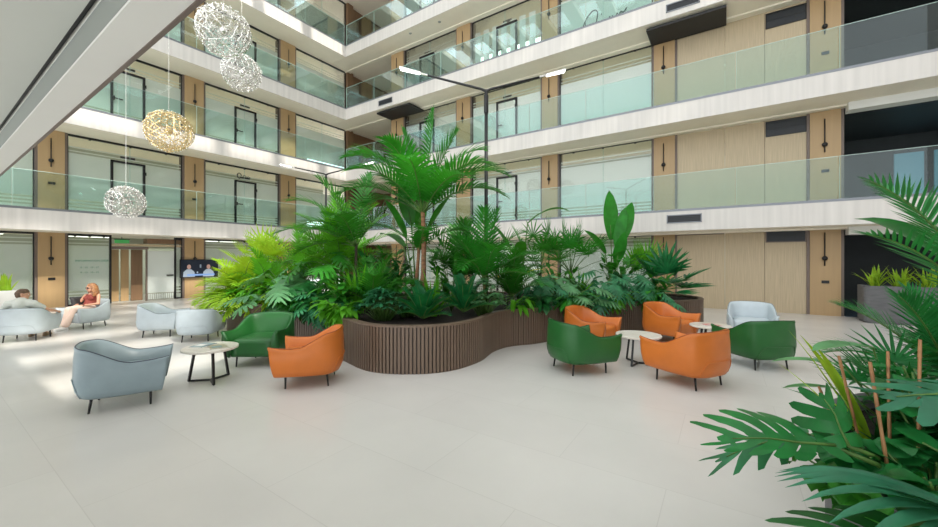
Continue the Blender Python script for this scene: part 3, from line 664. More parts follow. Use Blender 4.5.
def frond(M, S_, b, d, L, LL, n=26, W=.035, droop=.9, t0=.12, vee=.25, ldroop=.5, rr=.012, seg=3, prof=P_need, a0=75, a1=25, roll=0.):
    d = V(d).normalized(); p = V(b); pts = [p.copy()]; ds = [d.copy()]; N = 14
    for k in range(N):
        p = p + d * (L / N); d = (d - UP * (droop * (.25 + 1.5 * k / N) / N)).normalized(); pts.append(p.copy()); ds.append(d.copy())
    S_.tube(pts, [rr * (1 - .75 * k / N) for k in range(N + 1)], 5)
    for k in range(n):
        t = t0 + (1 - t0) * (k + .5) / n; j = min(N - 1, int(t * N)); f = t * N - j; q = pts[j].lerp(pts[j + 1], f); dd = ds[j].lerp(ds[j + 1], f).normalized()
        s = dd.cross(UP); s = s.normalized() if s.length > .05 else V((1, 0, 0)); nn = s.cross(dd).normalized()
        if roll: R_ = Matrix.Rotation(roll, 3, dd); s = R_ @ s; nn = R_ @ nn
        u = (t - t0) / (1 - t0); a = math.radians(a0 + (a1 - a0) * u); l = LL * (math.sin(PI * (.12 + .84 * u)) ** .7) * rnd.uniform(.9, 1.08)
        for sg in (-1, 1):
            v = dd * math.cos(a) + s * sg * math.sin(a) + nn * vee + V((rnd.uniform(-.05, .05), rnd.uniform(-.05, .05), rnd.uniform(-.05, .05)))
            blade(M, q, v, nn, l, W, seg, ldroop * rnd.uniform(.7, 1.3), .25, prof)
    return pts[-1]
def fan(M, S_, b, d, pet, R_, ns=18, spread=250, cup=.25, W=.12, droop=.25, tilt=None, rr=.008, prof=P_strap, seg=4):
    d = V(d).normalized(); c = V(b) + d * pet - UP * (.06 * pet); S_.tube([b, V(b) + d * pet * .5, c], [rr, rr * .9, rr * .7], 5)
    f = (d - UP * .25).normalized() if tilt is None else V(tilt).normalized(); s = f.cross(UP); s = s.normalized() if s.length > .1 else V((1, 0, 0)); nn = s.cross(f).normalized()
    for k in range(ns):
        th = math.radians(-spread / 2 + spread * k / (ns - 1)); v = f * math.cos(th) + s * math.sin(th) + nn * cup
        blade(M, c, v, nn, R_ * rnd.uniform(.92, 1.05) * (.82 + .18 * math.cos(th)), R_ * W, seg, droop * rnd.uniform(.6, 1.4), .5, prof)
def monstera(M, b, f, up, L, W, nf=6, gap=.4, droop=.4, curl=.35, rows=5, holes=False, notch=.35, asym=(1, 1)):
    f = V(f).normalized(); s = f.cross(V(up)).normalized(); nn = s.cross(f).normalized()
    def pos(t, w):   # t along the midrib, w signed offset
        return V(b) + f * (t * L) + s * w + nn * (-droop * L * max(0, t) ** 2 * .5 - curl * w * w / max(W, .01) + .04 * W * math.cos(9 * t))
    def half(t): return W * max(.04, math.sin(PI * min(.985, max(0.05, .14 + .82 * t))) ** .62) * (1.05 - .25 * t)
    for sg in (-1, 1):
        for k in range(nf):
            t0, t1 = k / nf, (k + 1) / nf; tm = (t0 + t1) / 2; fw = .06 + .34 * tm if k else -.16; hw = half(tm) * asym[sg > 0]; i0 = len(M.v)
            for r in range(rows + 1):
                q = r / rows; g = 0 if q < notch else gap * ((q - notch) / (1 - notch)) ** .8
                if holes and .12 < q < notch and k: g = .18
                if r == rows: g = max(g, .72)
                c = tm + fw * q ** 1.2; h = (t1 - t0) / 2 * (1 + .5 * q) * (1 - g)
                ww = sg * hw * q * (1 if r < rows else 1.03)
                M.v += [pos(c - h, ww), pos(c + h, ww)]
            for r in range(rows): a = i0 + r * 2; M.f.append((a, a + 1, a + 3, a + 2))
    i0 = len(M.v); M.v += [pos(.98, -.16 * W), pos(.98, .16 * W), pos(1.14, .04 * W), pos(1.14, -.04 * W)]; M.f.append((i0, i0 + 1, i0 + 2, i0 + 3))
    return [pos(t / 6, 0) + nn * .002 for t in range(7)]
def plant(name, loc, label, leafmat, stemmat='stem', group=None, trunk=None):
    return empty(name, loc, 0, label, 'plant', group), MB(), MB(), leafmat, stemmat
def finish(pl, smooth=True):
    g, M, S_, lm, sm = pl
    if M.v: M.build('foliage', LE[lm], g, smooth=smooth)
    if S_.v: S_.build('stems', sm, g, smooth=True)
    return g
def rosette_palm(name, loc, label, lm, n, L, LL, e=(20, 80), h0=0., W=.035, droop=1., trunk=None, nl=24, azs=None, sm='stem', vee=.25, seg=3, **kw):
    pl = plant(name, loc, label, lm, sm); g, M, S_, _, _ = pl
    for k in range(n):
        a = azs[k % len(azs)] if azs else 137.5 * k + rnd.uniform(-15, 15); el = e[0] + (e[1] - e[0]) * (k / max(1, n - 1))
        frond(M, S_, (0, 0, h0), az(a, el), L * rnd.uniform(.85, 1.1), LL, nl, W, droop * rnd.uniform(.8, 1.15), vee=vee, seg=seg, **kw)
    if trunk:
        T = MB(); T.tube([(0, 0, -.02), (.01, .01, h0 * .5), (0, 0, h0 + .05)], [trunk, trunk * .85, trunk * .7], 9); T.build('trunk', 'trunk', g, smooth=True)
    return finish(pl)
def fan_palm(name, loc, label, lm, n, pet, R_, e=(10, 85), h0=0., azs=None, trunk=None, **kw):
    pl = plant(name, loc, label, lm); g, M, S_, _, _ = pl
    for k in range(n):
        a = azs[k % len(azs)] if azs else 137.5 * k + rnd.uniform(-20, 20); el = e[0] + (e[1] - e[0]) * rnd.uniform(0, 1)
        fan(M, S_, V((0, 0, h0)), az(a, el), pet * rnd.uniform(.7, 1.15), R_ * rnd.uniform(.8, 1.1), **kw)
    if trunk: T = MB(); T.tube([(0, 0, -.02), (0, 0, h0 + .03)], [trunk, trunk * .8], 8); T.build('trunk', 'darktrunk', g, smooth=True)
    return finish(pl)
def monstera_plant(name, loc, label, lm, n, pet, L, W, e=(25, 80), azs=None, nf=6, gap=.42, flat=.6, **kw):
    pl = plant(name, loc, label, lm); g, M, S_, _, _ = pl
    for k in range(n):
        a = azs[k % len(azs)] + rnd.uniform(-14, 14) if azs else 137.5 * k + rnd.uniform(-20, 20); el = rnd.uniform(*e); d = az(a, el); p = d * pet * rnd.uniform(.55, 1.15); s_ = rnd.uniform(.75, 1.15)
        S_.tube([(0, 0, 0), p * .6 + V((0, 0, .06)), p], [.011, .009, .007], 5)
        f = (az(a + rnd.uniform(-30, 30), -25 + rnd.uniform(-20, 25))); up = az(a, 55)
        monstera(M, p, f, up, L * s_, W * s_, nf, gap, **kw)
    return finish(pl)
def bush(name, loc, label, lm, n, h, L, W, prof=P_oval, droop=.7, spread=.4, e=(-10, 60), per=4, seg=4, azs=None, fold=.18, wave=0., stemlean=.5):
    """Stems rising from the soil, each carrying broad leaves along its upper part."""
    pl = plant(name, loc, label, lm); g, M, S_, _, _ = pl
    for k in range(n):
        a = (azs[k % len(azs)] + rnd.uniform(-25, 25)) if azs else 137.5 * k + rnd.uniform(-30, 30); hh = h * rnd.uniform(.6, 1.1); ra = math.radians(a); rd = spread * rnd.uniform(.3, 1)
        p1 = V((math.cos(ra) * rd * .5, math.sin(ra) * rd * .5, hh * .6)); p2 = V((math.cos(ra) * rd, math.sin(ra) * rd, hh))
        S_.tube([(0, 0, 0), p1, p2], [.009, .007, .005], 5)
        for j in range(per):
            t = .35 + .65 * (j + rnd.random() * .6) / per; q = (p1 * t * 1.6 if t < .6 else p1.lerp(p2, (t - .5) / .5)); aa = a + rnd.uniform(-110, 110)
            blade(M, q, az(aa, rnd.uniform(*e)), UP, L * rnd.uniform(.7, 1.15), W * rnd.uniform(.8, 1.1), seg, droop * rnd.uniform(.7, 1.4), fold, prof, wave)
    return finish(pl)
def schefflera(name, loc, label, lm, n, h, spread, L, W, nl=7, azs=None, zmin=.1):
    pl = plant(name, loc, label, lm); g, M, S_, _, _ = pl
    for k in range(n):
        a = azs[k % len(azs)] + rnd.uniform(-40, 40) if azs else rnd.uniform(0, 360); rd = spread * math.sqrt(rnd.random()); z = zmin + (h - zmin) * (1 - (rd / spread) ** 2 * .75) * rnd.uniform(.75, 1.05)
        p = V((math.cos(math.radians(a)) * rd, math.sin(math.radians(a)) * rd, z)); S_.tube([(p.x * .25, p.y * .25, 0), p * .6, p], [.008, .006, .004], 4)
        for j in range(nl): blade(M, p, az(360 * j / nl + a, rnd.uniform(-22, 12)), UP, L * rnd.uniform(.85, 1.1), W, 3, .7, .15, P_lance)
    return finish(pl)
def straps(name, loc, label, lm, n, L, W, e=(35, 85), droop=.8, azs=None, spread=.08, fold=.35, prof=P_strap, seg=6):
    pl = plant(name, loc, label, lm); g, M, S_, _, _ = pl
    for k in range(n):
        a = azs[k % len(azs)] + rnd.uniform(-25, 25) if azs else 137.5 * k; b = V((rnd.uniform(-spread, spread), rnd.uniform(-spread, spread), 0))
        blade(M, b, az(a, rnd.uniform(*e)), UP, L * rnd.uniform(.65, 1.1), W * rnd.uniform(.8, 1.15), seg, droop * rnd.uniform(.5, 1.3), fold, prof)
    return finish(pl)
def paddles(name, loc, label, lm, specs, sm='stem'):
    """Upright stalks, each ending in one large paddle leaf: (azimuth, elevation, stalk, length, width, droop, leaf elevation)"""
    pl = plant(name, loc, label, lm, sm); g, M, S_, _, _ = pl
    for a, el, st, L, W, dr, le in specs:
        d = az(a, el); p = d * st; S_.tube([(0, 0, 0), p * .5, p], [.022, .017, .012], 6)
        blade(M, p, az(a, le), V((0, 0, 1)) if le < 70 else az(303.93 + (a % 60 - 30), 10), L, W, 9, dr, .22, P_oval, .04)
        q = [p + az(a, le) * (L * t) for t in (0, .3)]; S_.tube(q, [.012, .008], 5)
    return finish(pl)
ZS = .63
T_ = 303.93      # azimuth that points from the planting towards the viewer
# tall palm with the reddish trunk
g, M, S_, lm, sm = plant('palm_tree', (-4.82, 5.55, ZS), 'tallest palm with reddish trunk rising above all other plants in the planter', 'palm')
T = MB(); T.tube([(0, 0, -.02), (.02, .02, .7), (.03, .02, 1.35), (.02, .0, 1.95)], [.062, .05, .046, .04], 10); T.build('trunk', 'trunk', g, smooth=True)
T = MB(); T.tube([(-.16, .02, -.02), (-.17, .03, .6), (-.12, .05, 1.25)], [.04, .034, .03], 8); T.build('trunk', 'trunk', g, smooth=True)
for a, e, L, LL, dr in [(205, 62, 2.0, .62, 1.75), (215, 38, 1.75, .58, 1.5), (30, 50, 1.9, .6, 1.7), (15, 34, 1.75, .55, 1.5), (300, 50, 1.7, .55, 1.6), (340, 40, 1.7, .55, 1.5), (60, 84, 2.05, .5, .12), (110, 60, 1.8, .55, 1.4), (250, 48, 1.7, .55, 1.6), (160, 50, 1.7, .55, 1.4), (228, 60, 1.9, .6, 1.9), (48, 66, 1.9, .6, 1.7), (5, 55, 1.8, .6, 1.9), (270, 66, 1.6, .55, 1.5), (190, 30, 1.5, .55, 1.2), (200, 78, 1.7, .5, .5), (25, 72, 1.7, .5, .8)]:
    frond(M, S_, (.02, 0, 1.9), az(a, e), L, LL, 25, .062, dr, t0=.16, vee=.2, ldroop=.9, rr=.017)
for a, e, L, LL, dr in [(225, 45, 1.1, .45, 1.3), (320, 40, 1.1, .42, 1.3), (20, 40, 1.1, .42, 1.3)]: frond(M, S_, (-.12, .05, 1.2), az(a, e), L, LL, 18, .05, dr, vee=.18, ldroop=.8, rr=.011)
finish((g, M, S_, lm, sm))
paddles('bird_of_paradise', (-5.3, 5.95, ZS), 'dark paddle-leaved plant standing close behind the tallest palm', 'leaf', [(205, 86, 1.75, .95, .34, .25, 78), (250, 80, 1.5, .85, .34, .5, 62), (20, 82, 1.6, .9, .32, .5, 60), (180, 74, 1.35, .8, .36, 1.1, 38), (320, 78, 1.25, .75, .3, 1.0, 42), (120, 84, 1.7, .85, .3, .5, 66)])
# left palm with the dark thin trunk
g, M, S_, lm, sm = plant('palm_tree', (-6.45, 5.3, ZS), 'palm with thin dark trunk and wide fronds left of the tallest palm', 'leaf')
T = MB(); T.tube([(0, 0, -.02), (.02, 0, .6), (.0, .03, 1.35)], [.04, .034, .028], 8); T.build('trunk', 'darktrunk', g, smooth=True)
for a, e, L, LL, dr in [(214, 55, 1.65, .6, 1.5), (225, 30, 1.5, .55, 1.2), (195, 42, 1.5, .55, 1.5), (35, 60, 1.4, .5, 1.5), (100, 78, 1.5, .5, .6), (250, 70, 1.45, .5, 1.2), (300, 45, 1.3, .5, 1.5), (150, 50, 1.5, .5, 1.3), (270, 32, 1.2, .45, 1.3), (215, 12, 1.2, .5, 1.1)]:
    frond(M, S_, (0, .03, 1.3), az(a, e), L * 1.1, LL, 22, .056, dr, vee=.2, ldroop=.8, rr=.014)
finish((g, M, S_, lm, sm))
rosette_palm('palm', (-7.3, 5.6, ZS), 'feathery palm with broad fronds over the left half of the planter', 'bright', 12, 1.6, .52, (25, 80), .65, .056, 1.3, .035, nl=20)
rosette_palm('palm', (-5.6, 5.0, ZS), 'low palm with narrow fronds in front of the paddle-leaved plant', 'leaf', 10, 1.0, .38, (30, 80), .12, .046, 1.1, nl=16)
rosette_palm('palm', (-3.85, 6.25, ZS), 'arching palm right of the tall lamp post pole', 'palm', 12, 1.4, .46, (28, 82), .6, .046, 1.6, .03, nl=20)
rosette_palm('palm', (-4.6, 6.6, ZS), 'feathery palm behind the tallest palm trunk', 'leaf', 12, 1.45, .48, (30, 84), .55, .048, 1.3, .03, nl=20)
# bright group at the left end, in the sun
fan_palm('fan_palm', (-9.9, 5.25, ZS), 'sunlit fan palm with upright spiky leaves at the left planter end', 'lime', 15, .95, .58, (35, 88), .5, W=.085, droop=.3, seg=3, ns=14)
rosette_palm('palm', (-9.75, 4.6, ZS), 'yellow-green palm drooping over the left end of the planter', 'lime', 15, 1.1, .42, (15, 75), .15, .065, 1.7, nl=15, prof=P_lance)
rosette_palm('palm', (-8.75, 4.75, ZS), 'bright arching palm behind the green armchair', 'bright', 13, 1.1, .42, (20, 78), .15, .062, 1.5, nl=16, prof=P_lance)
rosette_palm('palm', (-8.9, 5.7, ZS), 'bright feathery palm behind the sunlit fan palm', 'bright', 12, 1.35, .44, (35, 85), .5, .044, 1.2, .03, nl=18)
fan_palm('fan_palm', (-8.2, 5.5, ZS), 'small fan palm between the bright feathery palms', 'bright', 11, .75, .5, (35, 85), .3, W=.09, droop=.3, seg=3, ns=14)
bush('calathea', (-9.2, 4.5, ZS), 'low lime-green bush at the left planter rim', 'lime', 12, .55, .32, .085, P_lance, 1.1, .45, per=6)
monstera_plant('monstera', (-7.5, 4.55, ZS), 'monstera with grey-green split leaves above the green armchair', 'grey', 14, .8, .46, .24, (15, 80), [T_, 250, 340, 200, 20])
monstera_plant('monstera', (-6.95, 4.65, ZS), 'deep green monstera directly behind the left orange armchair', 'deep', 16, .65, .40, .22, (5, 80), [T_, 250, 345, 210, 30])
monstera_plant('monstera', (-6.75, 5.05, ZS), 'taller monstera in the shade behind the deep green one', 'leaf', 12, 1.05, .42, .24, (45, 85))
bush('ginger_lily', (-5.95, 4.6, ZS), 'broad-leaved clump hanging over the rim beside the left orange armchair', 'leaf', 13, .6, .40, .13, P_oval, 1.3, .45, (-30, 40), 5, azs=[T_, 280, 330, 240, 10])
straps('cordyline', (-5.75, 4.85, ZS), 'long narrow leaved clump behind the hanging broad leaves', 'bright', 30, .95, .075, (35, 85), 1.2)
schefflera('schefflera', (-4.75, 4.5, ZS), 'bluish small-leaved bush at the front of the planter curve', 'blue', 80, .56, .46, .14, .055)
rosette_palm('cycad', (-4.08, 4.72, ZS), 'dark low cycad rosette at the front of the planter curve', 'emerald', 18, .62, .15, (22, 75), .06, .026, .75, nl=26, vee=.35, ldroop=.1, a0=60, a1=35)
rosette_palm('cycad', (-3.82, 5.5, ZS), 'second dark cycad behind the front one beside the trunk', 'emerald', 18, .72, .16, (25, 78), .1, .026, .75, nl=26, vee=.35, ldroop=.1, a0=60, a1=35)
schefflera('schefflera', (-3.62, 5.85, ZS), 'pale-edged small-leaved bush right of the cycads', 'grey', 60, .68, .34, .14, .055)
schefflera('schefflera', (-4.7, 5.0, ZS), 'dark small-leaved bush at the foot of the tallest palm', 'leaf', 60, .8, .45, .17, .065)
bush('ficus', (-4.45, 6.0, ZS), 'dark bushy shrub right of the tallest palm trunk', 'leaf', 18, 1.25, .26, .10, P_oval, .7, .5, per=7)
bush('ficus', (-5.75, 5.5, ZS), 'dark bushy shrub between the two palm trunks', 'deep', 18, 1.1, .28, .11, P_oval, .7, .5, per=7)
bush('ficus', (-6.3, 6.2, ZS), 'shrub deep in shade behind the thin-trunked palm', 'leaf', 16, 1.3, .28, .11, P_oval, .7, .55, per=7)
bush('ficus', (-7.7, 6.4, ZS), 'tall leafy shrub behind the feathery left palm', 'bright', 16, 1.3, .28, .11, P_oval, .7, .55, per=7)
# middle hollow
rosette_palm('palm', (-3.66, 7.0, ZS), 'small fine palm beside the yellow tipped leaf', 'leaf', 14, 1.0, .36, (35, 84), .25, .036, 1.2, nl=20)
bush('ginger_lily', (-3.4, 6.75, ZS), 'bright hanging leaf clump over the inner bend of the planter', 'bright', 7, .32, .34, .085, P_lance, 1.7, .38, (-35, 20), 5, azs=[T_, 280, 340])
bush('ginger_lily', (-3.15, 7.3, ZS), 'dark hanging leaf clump at the planter bend left of the right chairs', 'deep', 9, .32, .36, .11, P_oval, 1.6, .4, (-35, 20), 5, azs=[T_, 280, 340])
monstera_plant('philodendron', (-3.3, 7.7, ZS), 'philodendron with grey-green fingered leaves behind the right green armchair', 'blue', 22, .62, .42, .21, (10, 85), [T_, 250, 350, 200, 40], nf=7, gap=.66)
monstera_plant('philodendron', (-3.0, 8.3, ZS), 'philodendron with silvery fingered leaves above the back orange armchair', 'grey', 24, .75, .42, .21, (10, 85), [T_, 250, 350, 200, 40], nf=7, gap=.66)
monstera_plant('philodendron', (-2.4, 8.95, ZS), 'philodendron with dark fingered leaves between the two back orange armchairs', 'blue', 24, .75, .42, .21, (10, 85), [T_, 250, 350, 200, 40], nf=7, gap=.66)
monstera_plant('philodendron', (-1.75, 9.65, ZS), 'philodendron with bluish fingered leaves near the right planter end', 'blue', 22, .7, .42, .21, (10, 85), [T_, 250, 350, 200, 40], nf=7, gap=.66)
bush('ginger_lily', (-2.75, 8.2, ZS), 'large oval leaves hanging behind the back orange armchair', 'deep', 9, .35, .42, .17, P_oval, 1.5, .4, (-35, 25), 4, azs=[T_, 270, 350])
bush('croton', (-2.15, 8.85, ZS), 'green and yellow hanging leaves left of the far orange armchair', 'bright', 6, .35, .32, .07, P_lance, 1.7, .35, (-40, 10), 4, azs=[T_, 280, 350])
bush('ficus', (-3.3, 8.7, ZS), 'dark filler shrub under the middle fan palms', 'leaf', 16, .8, .26, .10, P_oval, .7, .5, per=7)
bush('ficus', (-2.2, 9.8, ZS), 'dark filler shrub under the tall paddle leaves', 'leaf', 18, 1.0, .28, .11, P_oval, .7, .55, per=7)
fan_palm('fan_palm', (-4.05, 9.35, ZS), 'fan palm left of the pair in front of the right balcony', 'leaf', 16, 1.05, .6, (10, 88), .6, W=.075, droop=.45, trunk=.06, seg=3, ns=13)
fan_palm('fan_palm', (-3.35, 9.75, ZS), 'dense fan palm right of the pair in front of the right balcony', 'palm', 18, 1.1, .62, (10, 88), .65, W=.075, droop=.45, trunk=.06, seg=3, ns=13)
paddles('bird_of_paradise', (-2.45, 10.45, ZS), 'tall paddle-leaved plant with upright leaves in front of the right balcony', 'palm', [(T_ - 90, 88, 1.55, 1.3, .40, .1, 88), (T_ + 90, 84, 1.4, 1.2, .40, .25, 74), (T_ + 60, 86, 1.3, 1.1, .3, .3, 80), (T_ + 20, 84, .9, .9, .3, .3, 70), (T_ - 70, 78, 1.2, .9, .3, .8, 52), (T_ + 60, 74, .9, .7, .3, .9, 40), (T_ - 20, 70, .8, .6, .28, 1.0, 35)])
paddles('bird_of_paradise', (-3.85, 7.75, ZS), 'paddle-leaved plant with one long leaf arching right of the lamp post', 'leaf', [(40, 84, 1.85, 1.1, .24, 1.6, 40), (230, 80, 1.3, .75, .24, .6, 55), (300, 78, 1.05, .7, .26, .9, 45)])
fan_palm('fan_palm', (-1.3, 10.75, ZS), 'fan palm with stiff broad leaves at the right planter end', 'emerald', 14, .6, .72, (0, 75), .25, W=.13, droop=.15, azs=[10, 40, 340, 80, 300, 200, 120], trunk=.05, seg=4, ns=11, spread=170)
fan_palm('fan_palm', (-1.95, 11.3, ZS), 'pale upright fan leaf plant behind the stiff fan palm', 'bright', 6, .85, .72, (66, 88), .2, W=.09, droop=.05, seg=3, ns=11, spread=130)
bush('ficus', (-1.45, 10.2, ZS), 'dark filler shrub in front of the right fan palm', 'leaf', 14, .6, .26, .10, P_oval, .7, .45, per=6)
g, M, S_, lm, sm = plant('yellow_leaf_plant', (-3.95, 7.35, ZS), 'single yellowing strap leaf plant beside the lamp post pole', 'yellow')
for a, e, L in [(30, 45, .8), (210, 70, .6), (320, 50, .55)]: S_.tube([(0, 0, 0), az(a, 75) * .5], [.01, .008], 5); blade(M, az(a, 75) * .5, az(a, e), UP, L, .12, 7, 1.5, .3, P_lance)
finish((g, M, S_, lm, sm))
bush('calathea', (-8.1, 4.5, ZS), 'low bright leaves spilling over the rim behind the empty pale armchair', 'bright', 12, .42, .34, .10, P_lance, 1.4, .4, (-35, 40), 6, azs=[T_, 250, 340, 210])
rosette_palm('palm', (-10.1, 4.95, ZS), 'outermost yellow-green palm hanging over the left planter tip', 'lime', 13, .95, .4, (5, 70), .1, .065, 1.7, nl=15, prof=P_lance, azs=[200, 230, 260, 290, 320, 180, 90, 20])
rosette_palm('palm', (-7.9, 6.1, ZS), 'tall bright palm at the back of the left half of the planter', 'bright', 12, 1.7, .52, (35, 85), .8, .055, 1.3, .04, nl=20)
monstera_plant('monstera', (-6.3, 4.55, ZS), 'dark split leaves hanging between the two left armchairs', 'blue', 12, .5, .36, .2, (0, 60), [T_, 250, 345], nf=6)
rosette_palm('palm', (-9.3, 4.42, ZS), 'yellow-green palm hanging over the front rim left of the green armchair', 'lime', 13, .95, .42, (0, 60), .1, .06, 1.8, nl=15, prof=P_lance, azs=[T_, 250, 345, 215, 280, 325])
bush('ginger_lily', (-8.45, 4.42, ZS), 'long bright leaves hanging over the front rim behind the green armchair', 'bright', 14, .5, .42, .085, P_lance, 1.7, .45, (-35, 40), 6, azs=[T_, 250, 345, 215])
bush('ginger_lily', (-6.95, 4.42, ZS), 'mid green leaves hanging over the front rim right of the green armchair', 'leaf', 13, .45, .40, .1, P_oval, 1.6, .42, (-40, 35), 6, azs=[T_, 250, 345])
monstera_plant('monstera', (-8.0, 4.9, ZS), 'tall pale split leaves rising behind the long bright leaves', 'grey', 10, 1.1, .42, .22, (50, 85))
for x, y, lm, L, W, lab in [(-9.75, 4.38, 'lime', .42, .085, 'long yellow-green leaves hanging off the left end of the planter rim'), (-9.05, 4.33, 'bright', .42, .09, 'bright strap leaves hanging off the rim behind the right pale armchair'),
                         (-7.75, 4.36, 'lime', .40, .085, 'lime leaves hanging off the rim above the back of the left green armchair'), (-7.2, 4.36, 'leaf', .36, .11, 'oval leaves hanging off the rim at the right edge of the left green armchair'),
                         (-6.35, 4.42, 'deep', .36, .12, 'dark oval leaves hanging off the rim between the left green and orange armchairs'), (-5.45, 4.22, 'bright', .40, .10, 'bright leaves hanging off the rim over the back of the left orange armchair'),
                         (-2.72, 7.85, 'leaf', .38, .11, 'oval leaves hanging off the rim left of the back orange armchair'), (-2.1, 8.8, 'bright', .38, .09, 'bright leaves hanging off the rim between the two back orange armchairs'), (-1.45, 9.6, 'leaf', .36, .11, 'mid green leaves hanging off the rim near the right planter end')]:
    bush('trailing_plant', (x, y, ZS), lab, lm, 13, .34, L, W, P_lance if W < .1 else P_oval, 1.5, .4, (-65, 25), 6, azs=[T_, 260, 345, 215])
for x, y, lm, lab in [(-8.6, 5.1, 'lime', 'lime strap-leaved tuft standing among the split leaves on the left'), (-6.1, 5.0, 'bright', 'bright strap-leaved tuft left of the bluish small-leaved bush'), (-2.85, 8.75, 'bright', 'bright strap-leaved tuft among the silvery fingered leaves'), (-4.35, 5.35, 'bright', 'bright tuft at the foot of the reddish trunk')]:
    straps('cordyline', (x, y, ZS), lab, lm, 26, .85, .06, (40, 85), 1.1)
# right dark planter and left trough
for x, lab in [(3.3, 'left of the row'), (3.75, 'second of the row'), (4.25, 'third of the row'), (4.8, 'right of the row')]:
    straps('croton', (x, 14.35, .89), 'yellow-green strap-leaved plant in the tall grey planter, %s' % lab, 'lime', 30, .62, .06, (45, 85), 1.0)
for k, lab in enumerate(['nearest to us', 'second from us', 'third from us', 'fourth from us', 'fifth from us', 'sixth from us', 'farthest from us, beside the first column']):
    straps('snake_plant', (-17.0, -1.2 + k * .47, .70), 'bright upright strap-leaved plant in the pale trough, %s' % lab, 'lime', 16, .55, .075, (62, 89), .25, fold=.5)
# ---------------------------------------------------------------- foreground planting at right
ZF = .52
def cane(b, t, label):
    b = V(b); t = V(t); d = (t - b); b = b - d * ((b.z - ZF + .01) / d.z) if d.z else b
    o = empty('bamboo_stake', b, 0, label, 'stake'); m = MB(); L = (t - b)
    pts, rs = [], []
    for k in range(9):
        u = k / 8; pts += [L * max(0, u - .004), L * u]; rs += [.0072, .0086] if k % 2 else [.0072, .0072]
    m.tube(pts[1:], rs[1:], 8); m.build('cane', 'bamboo', o, smooth=True)
cane((.66, 3.09, .52), (.57, 3.15, 1.07), 'thin bamboo stake leaning left, second from the left among the foreground leaves')
cane((.64, 2.54, .55), (.60, 2.69, 1.14), 'bamboo stake in front of the others, nearest to the camera')
cane((.72, 2.89, .54), (.78, 3.17, 1.12), 'tall bamboo stake in the middle of the foreground stakes')
cane((.80, 2.83, .55), (.85, 2.98, 1.23), 'rightmost bamboo stake, behind the bluish split leaf')
cane((.60, 3.25, .53), (.51, 3.35, .82), 'short bamboo stake at the left of the foreground stakes')
def front_leaf(name, base, root, f, up, L, W, label, lm, **kw):
    g = empty(name, root, 0, label, 'plant'); r = V(root); b = V(base) - r; M = MB(); S_ = MB()
    rib = monstera(M, b, f, up, L, W, **kw); S_.tube([(0, 0, 0), b * .5 + V((0, 0, .05)), b], [.014, .011, .009], 7); S_.tube(rib, [.008, .006, .005, .004, .003, .003, .002], 5)
    M.build('foliage', LE[lm], g, smooth=True); S_.build('stems', 'stem', g, smooth=True); return g
# big split leaf reaching left over the floor
front_leaf('monstera', (.42, 2.42, .78), (.75, 2.62, ZF), (-.80, -.55, .16), (.30, -.55, .78), .44, .21, 'big glossy split monstera leaf reaching left over the floor', 'front', nf=6, gap=.30, droop=.3, curl=.5, rows=10, holes=True, notch=.6, asym=(.4, 1.05))
front_leaf('monstera', (.47, 2.44, .79), (.74, 2.75, ZF), (-.25, .1, 1.), (.5, -.8, .2), .2, .15, 'upright split monstera leaf behind the big glossy one', 'front', nf=4, gap=.3, droop=.4, curl=.6, rows=8, notch=.55)
front_leaf('monstera', (.36, 2.62, .74), (.72, 2.85, ZF), (-.82, -.45, -.12), (.1, -.3, .9), .40, .11, 'narrow split monstera leaf drooping behind the big glossy one', 'blue', nf=5, gap=.75, droop=.5, curl=.4, rows=7)
front_leaf('monstera', (.80, 2.05, 1.19), (.95, 2.3, ZF), (-.84, -.40, .02), (.12, -.25, .94), .34, .15, 'bluish split leaf nearest the camera at the right edge', 'bluefront', nf=5, gap=.36, droop=.1, curl=.25, rows=8, holes=True, notch=.4)
front_leaf('monstera', (.93, 2.32, 1.14), (1.05, 2.45, ZF), (-.75, -.3, .05), (.1, -.3, .9), .30, .14, 'second bluish split leaf just behind the nearest one', 'bluefront', nf=5, gap=.4, droop=.2, curl=.3, rows=8, holes=True, notch=.4)
front_leaf('monstera', (.54, 1.84, .80), (.8, 2.05, ZF), (-.78, -.62, -.02), (.1, -.25, .9), .46, .14, 'dark split leaf lying low along the bottom edge', 'deep', nf=7, gap=.4, droop=.2, curl=.4, rows=8, holes=True, notch=.45)
# long pleated palm blades along the bottom right
g, M, S_, lm, sm = plant('fan_palm', (.95, 1.95, ZF), 'long pleated palm blades sweeping left along the bottom right corner', 'bluefront')
c = V((-.28, -.08, .30)); S_.tube([(0, 0, 0), V((-.1, 0, .2)), c], [.014, .011, .01], 6)
for k in range(16):
    a = 150 + 7.7 * k; blade(M, c, az(a, 26 - abs(k - 7.5) * 1.8), UP, (.58 - .015 * abs(k - 7.5)), .058, 8, 1.15, .45, P_strap)
finish((g, M, S_, lm, sm))
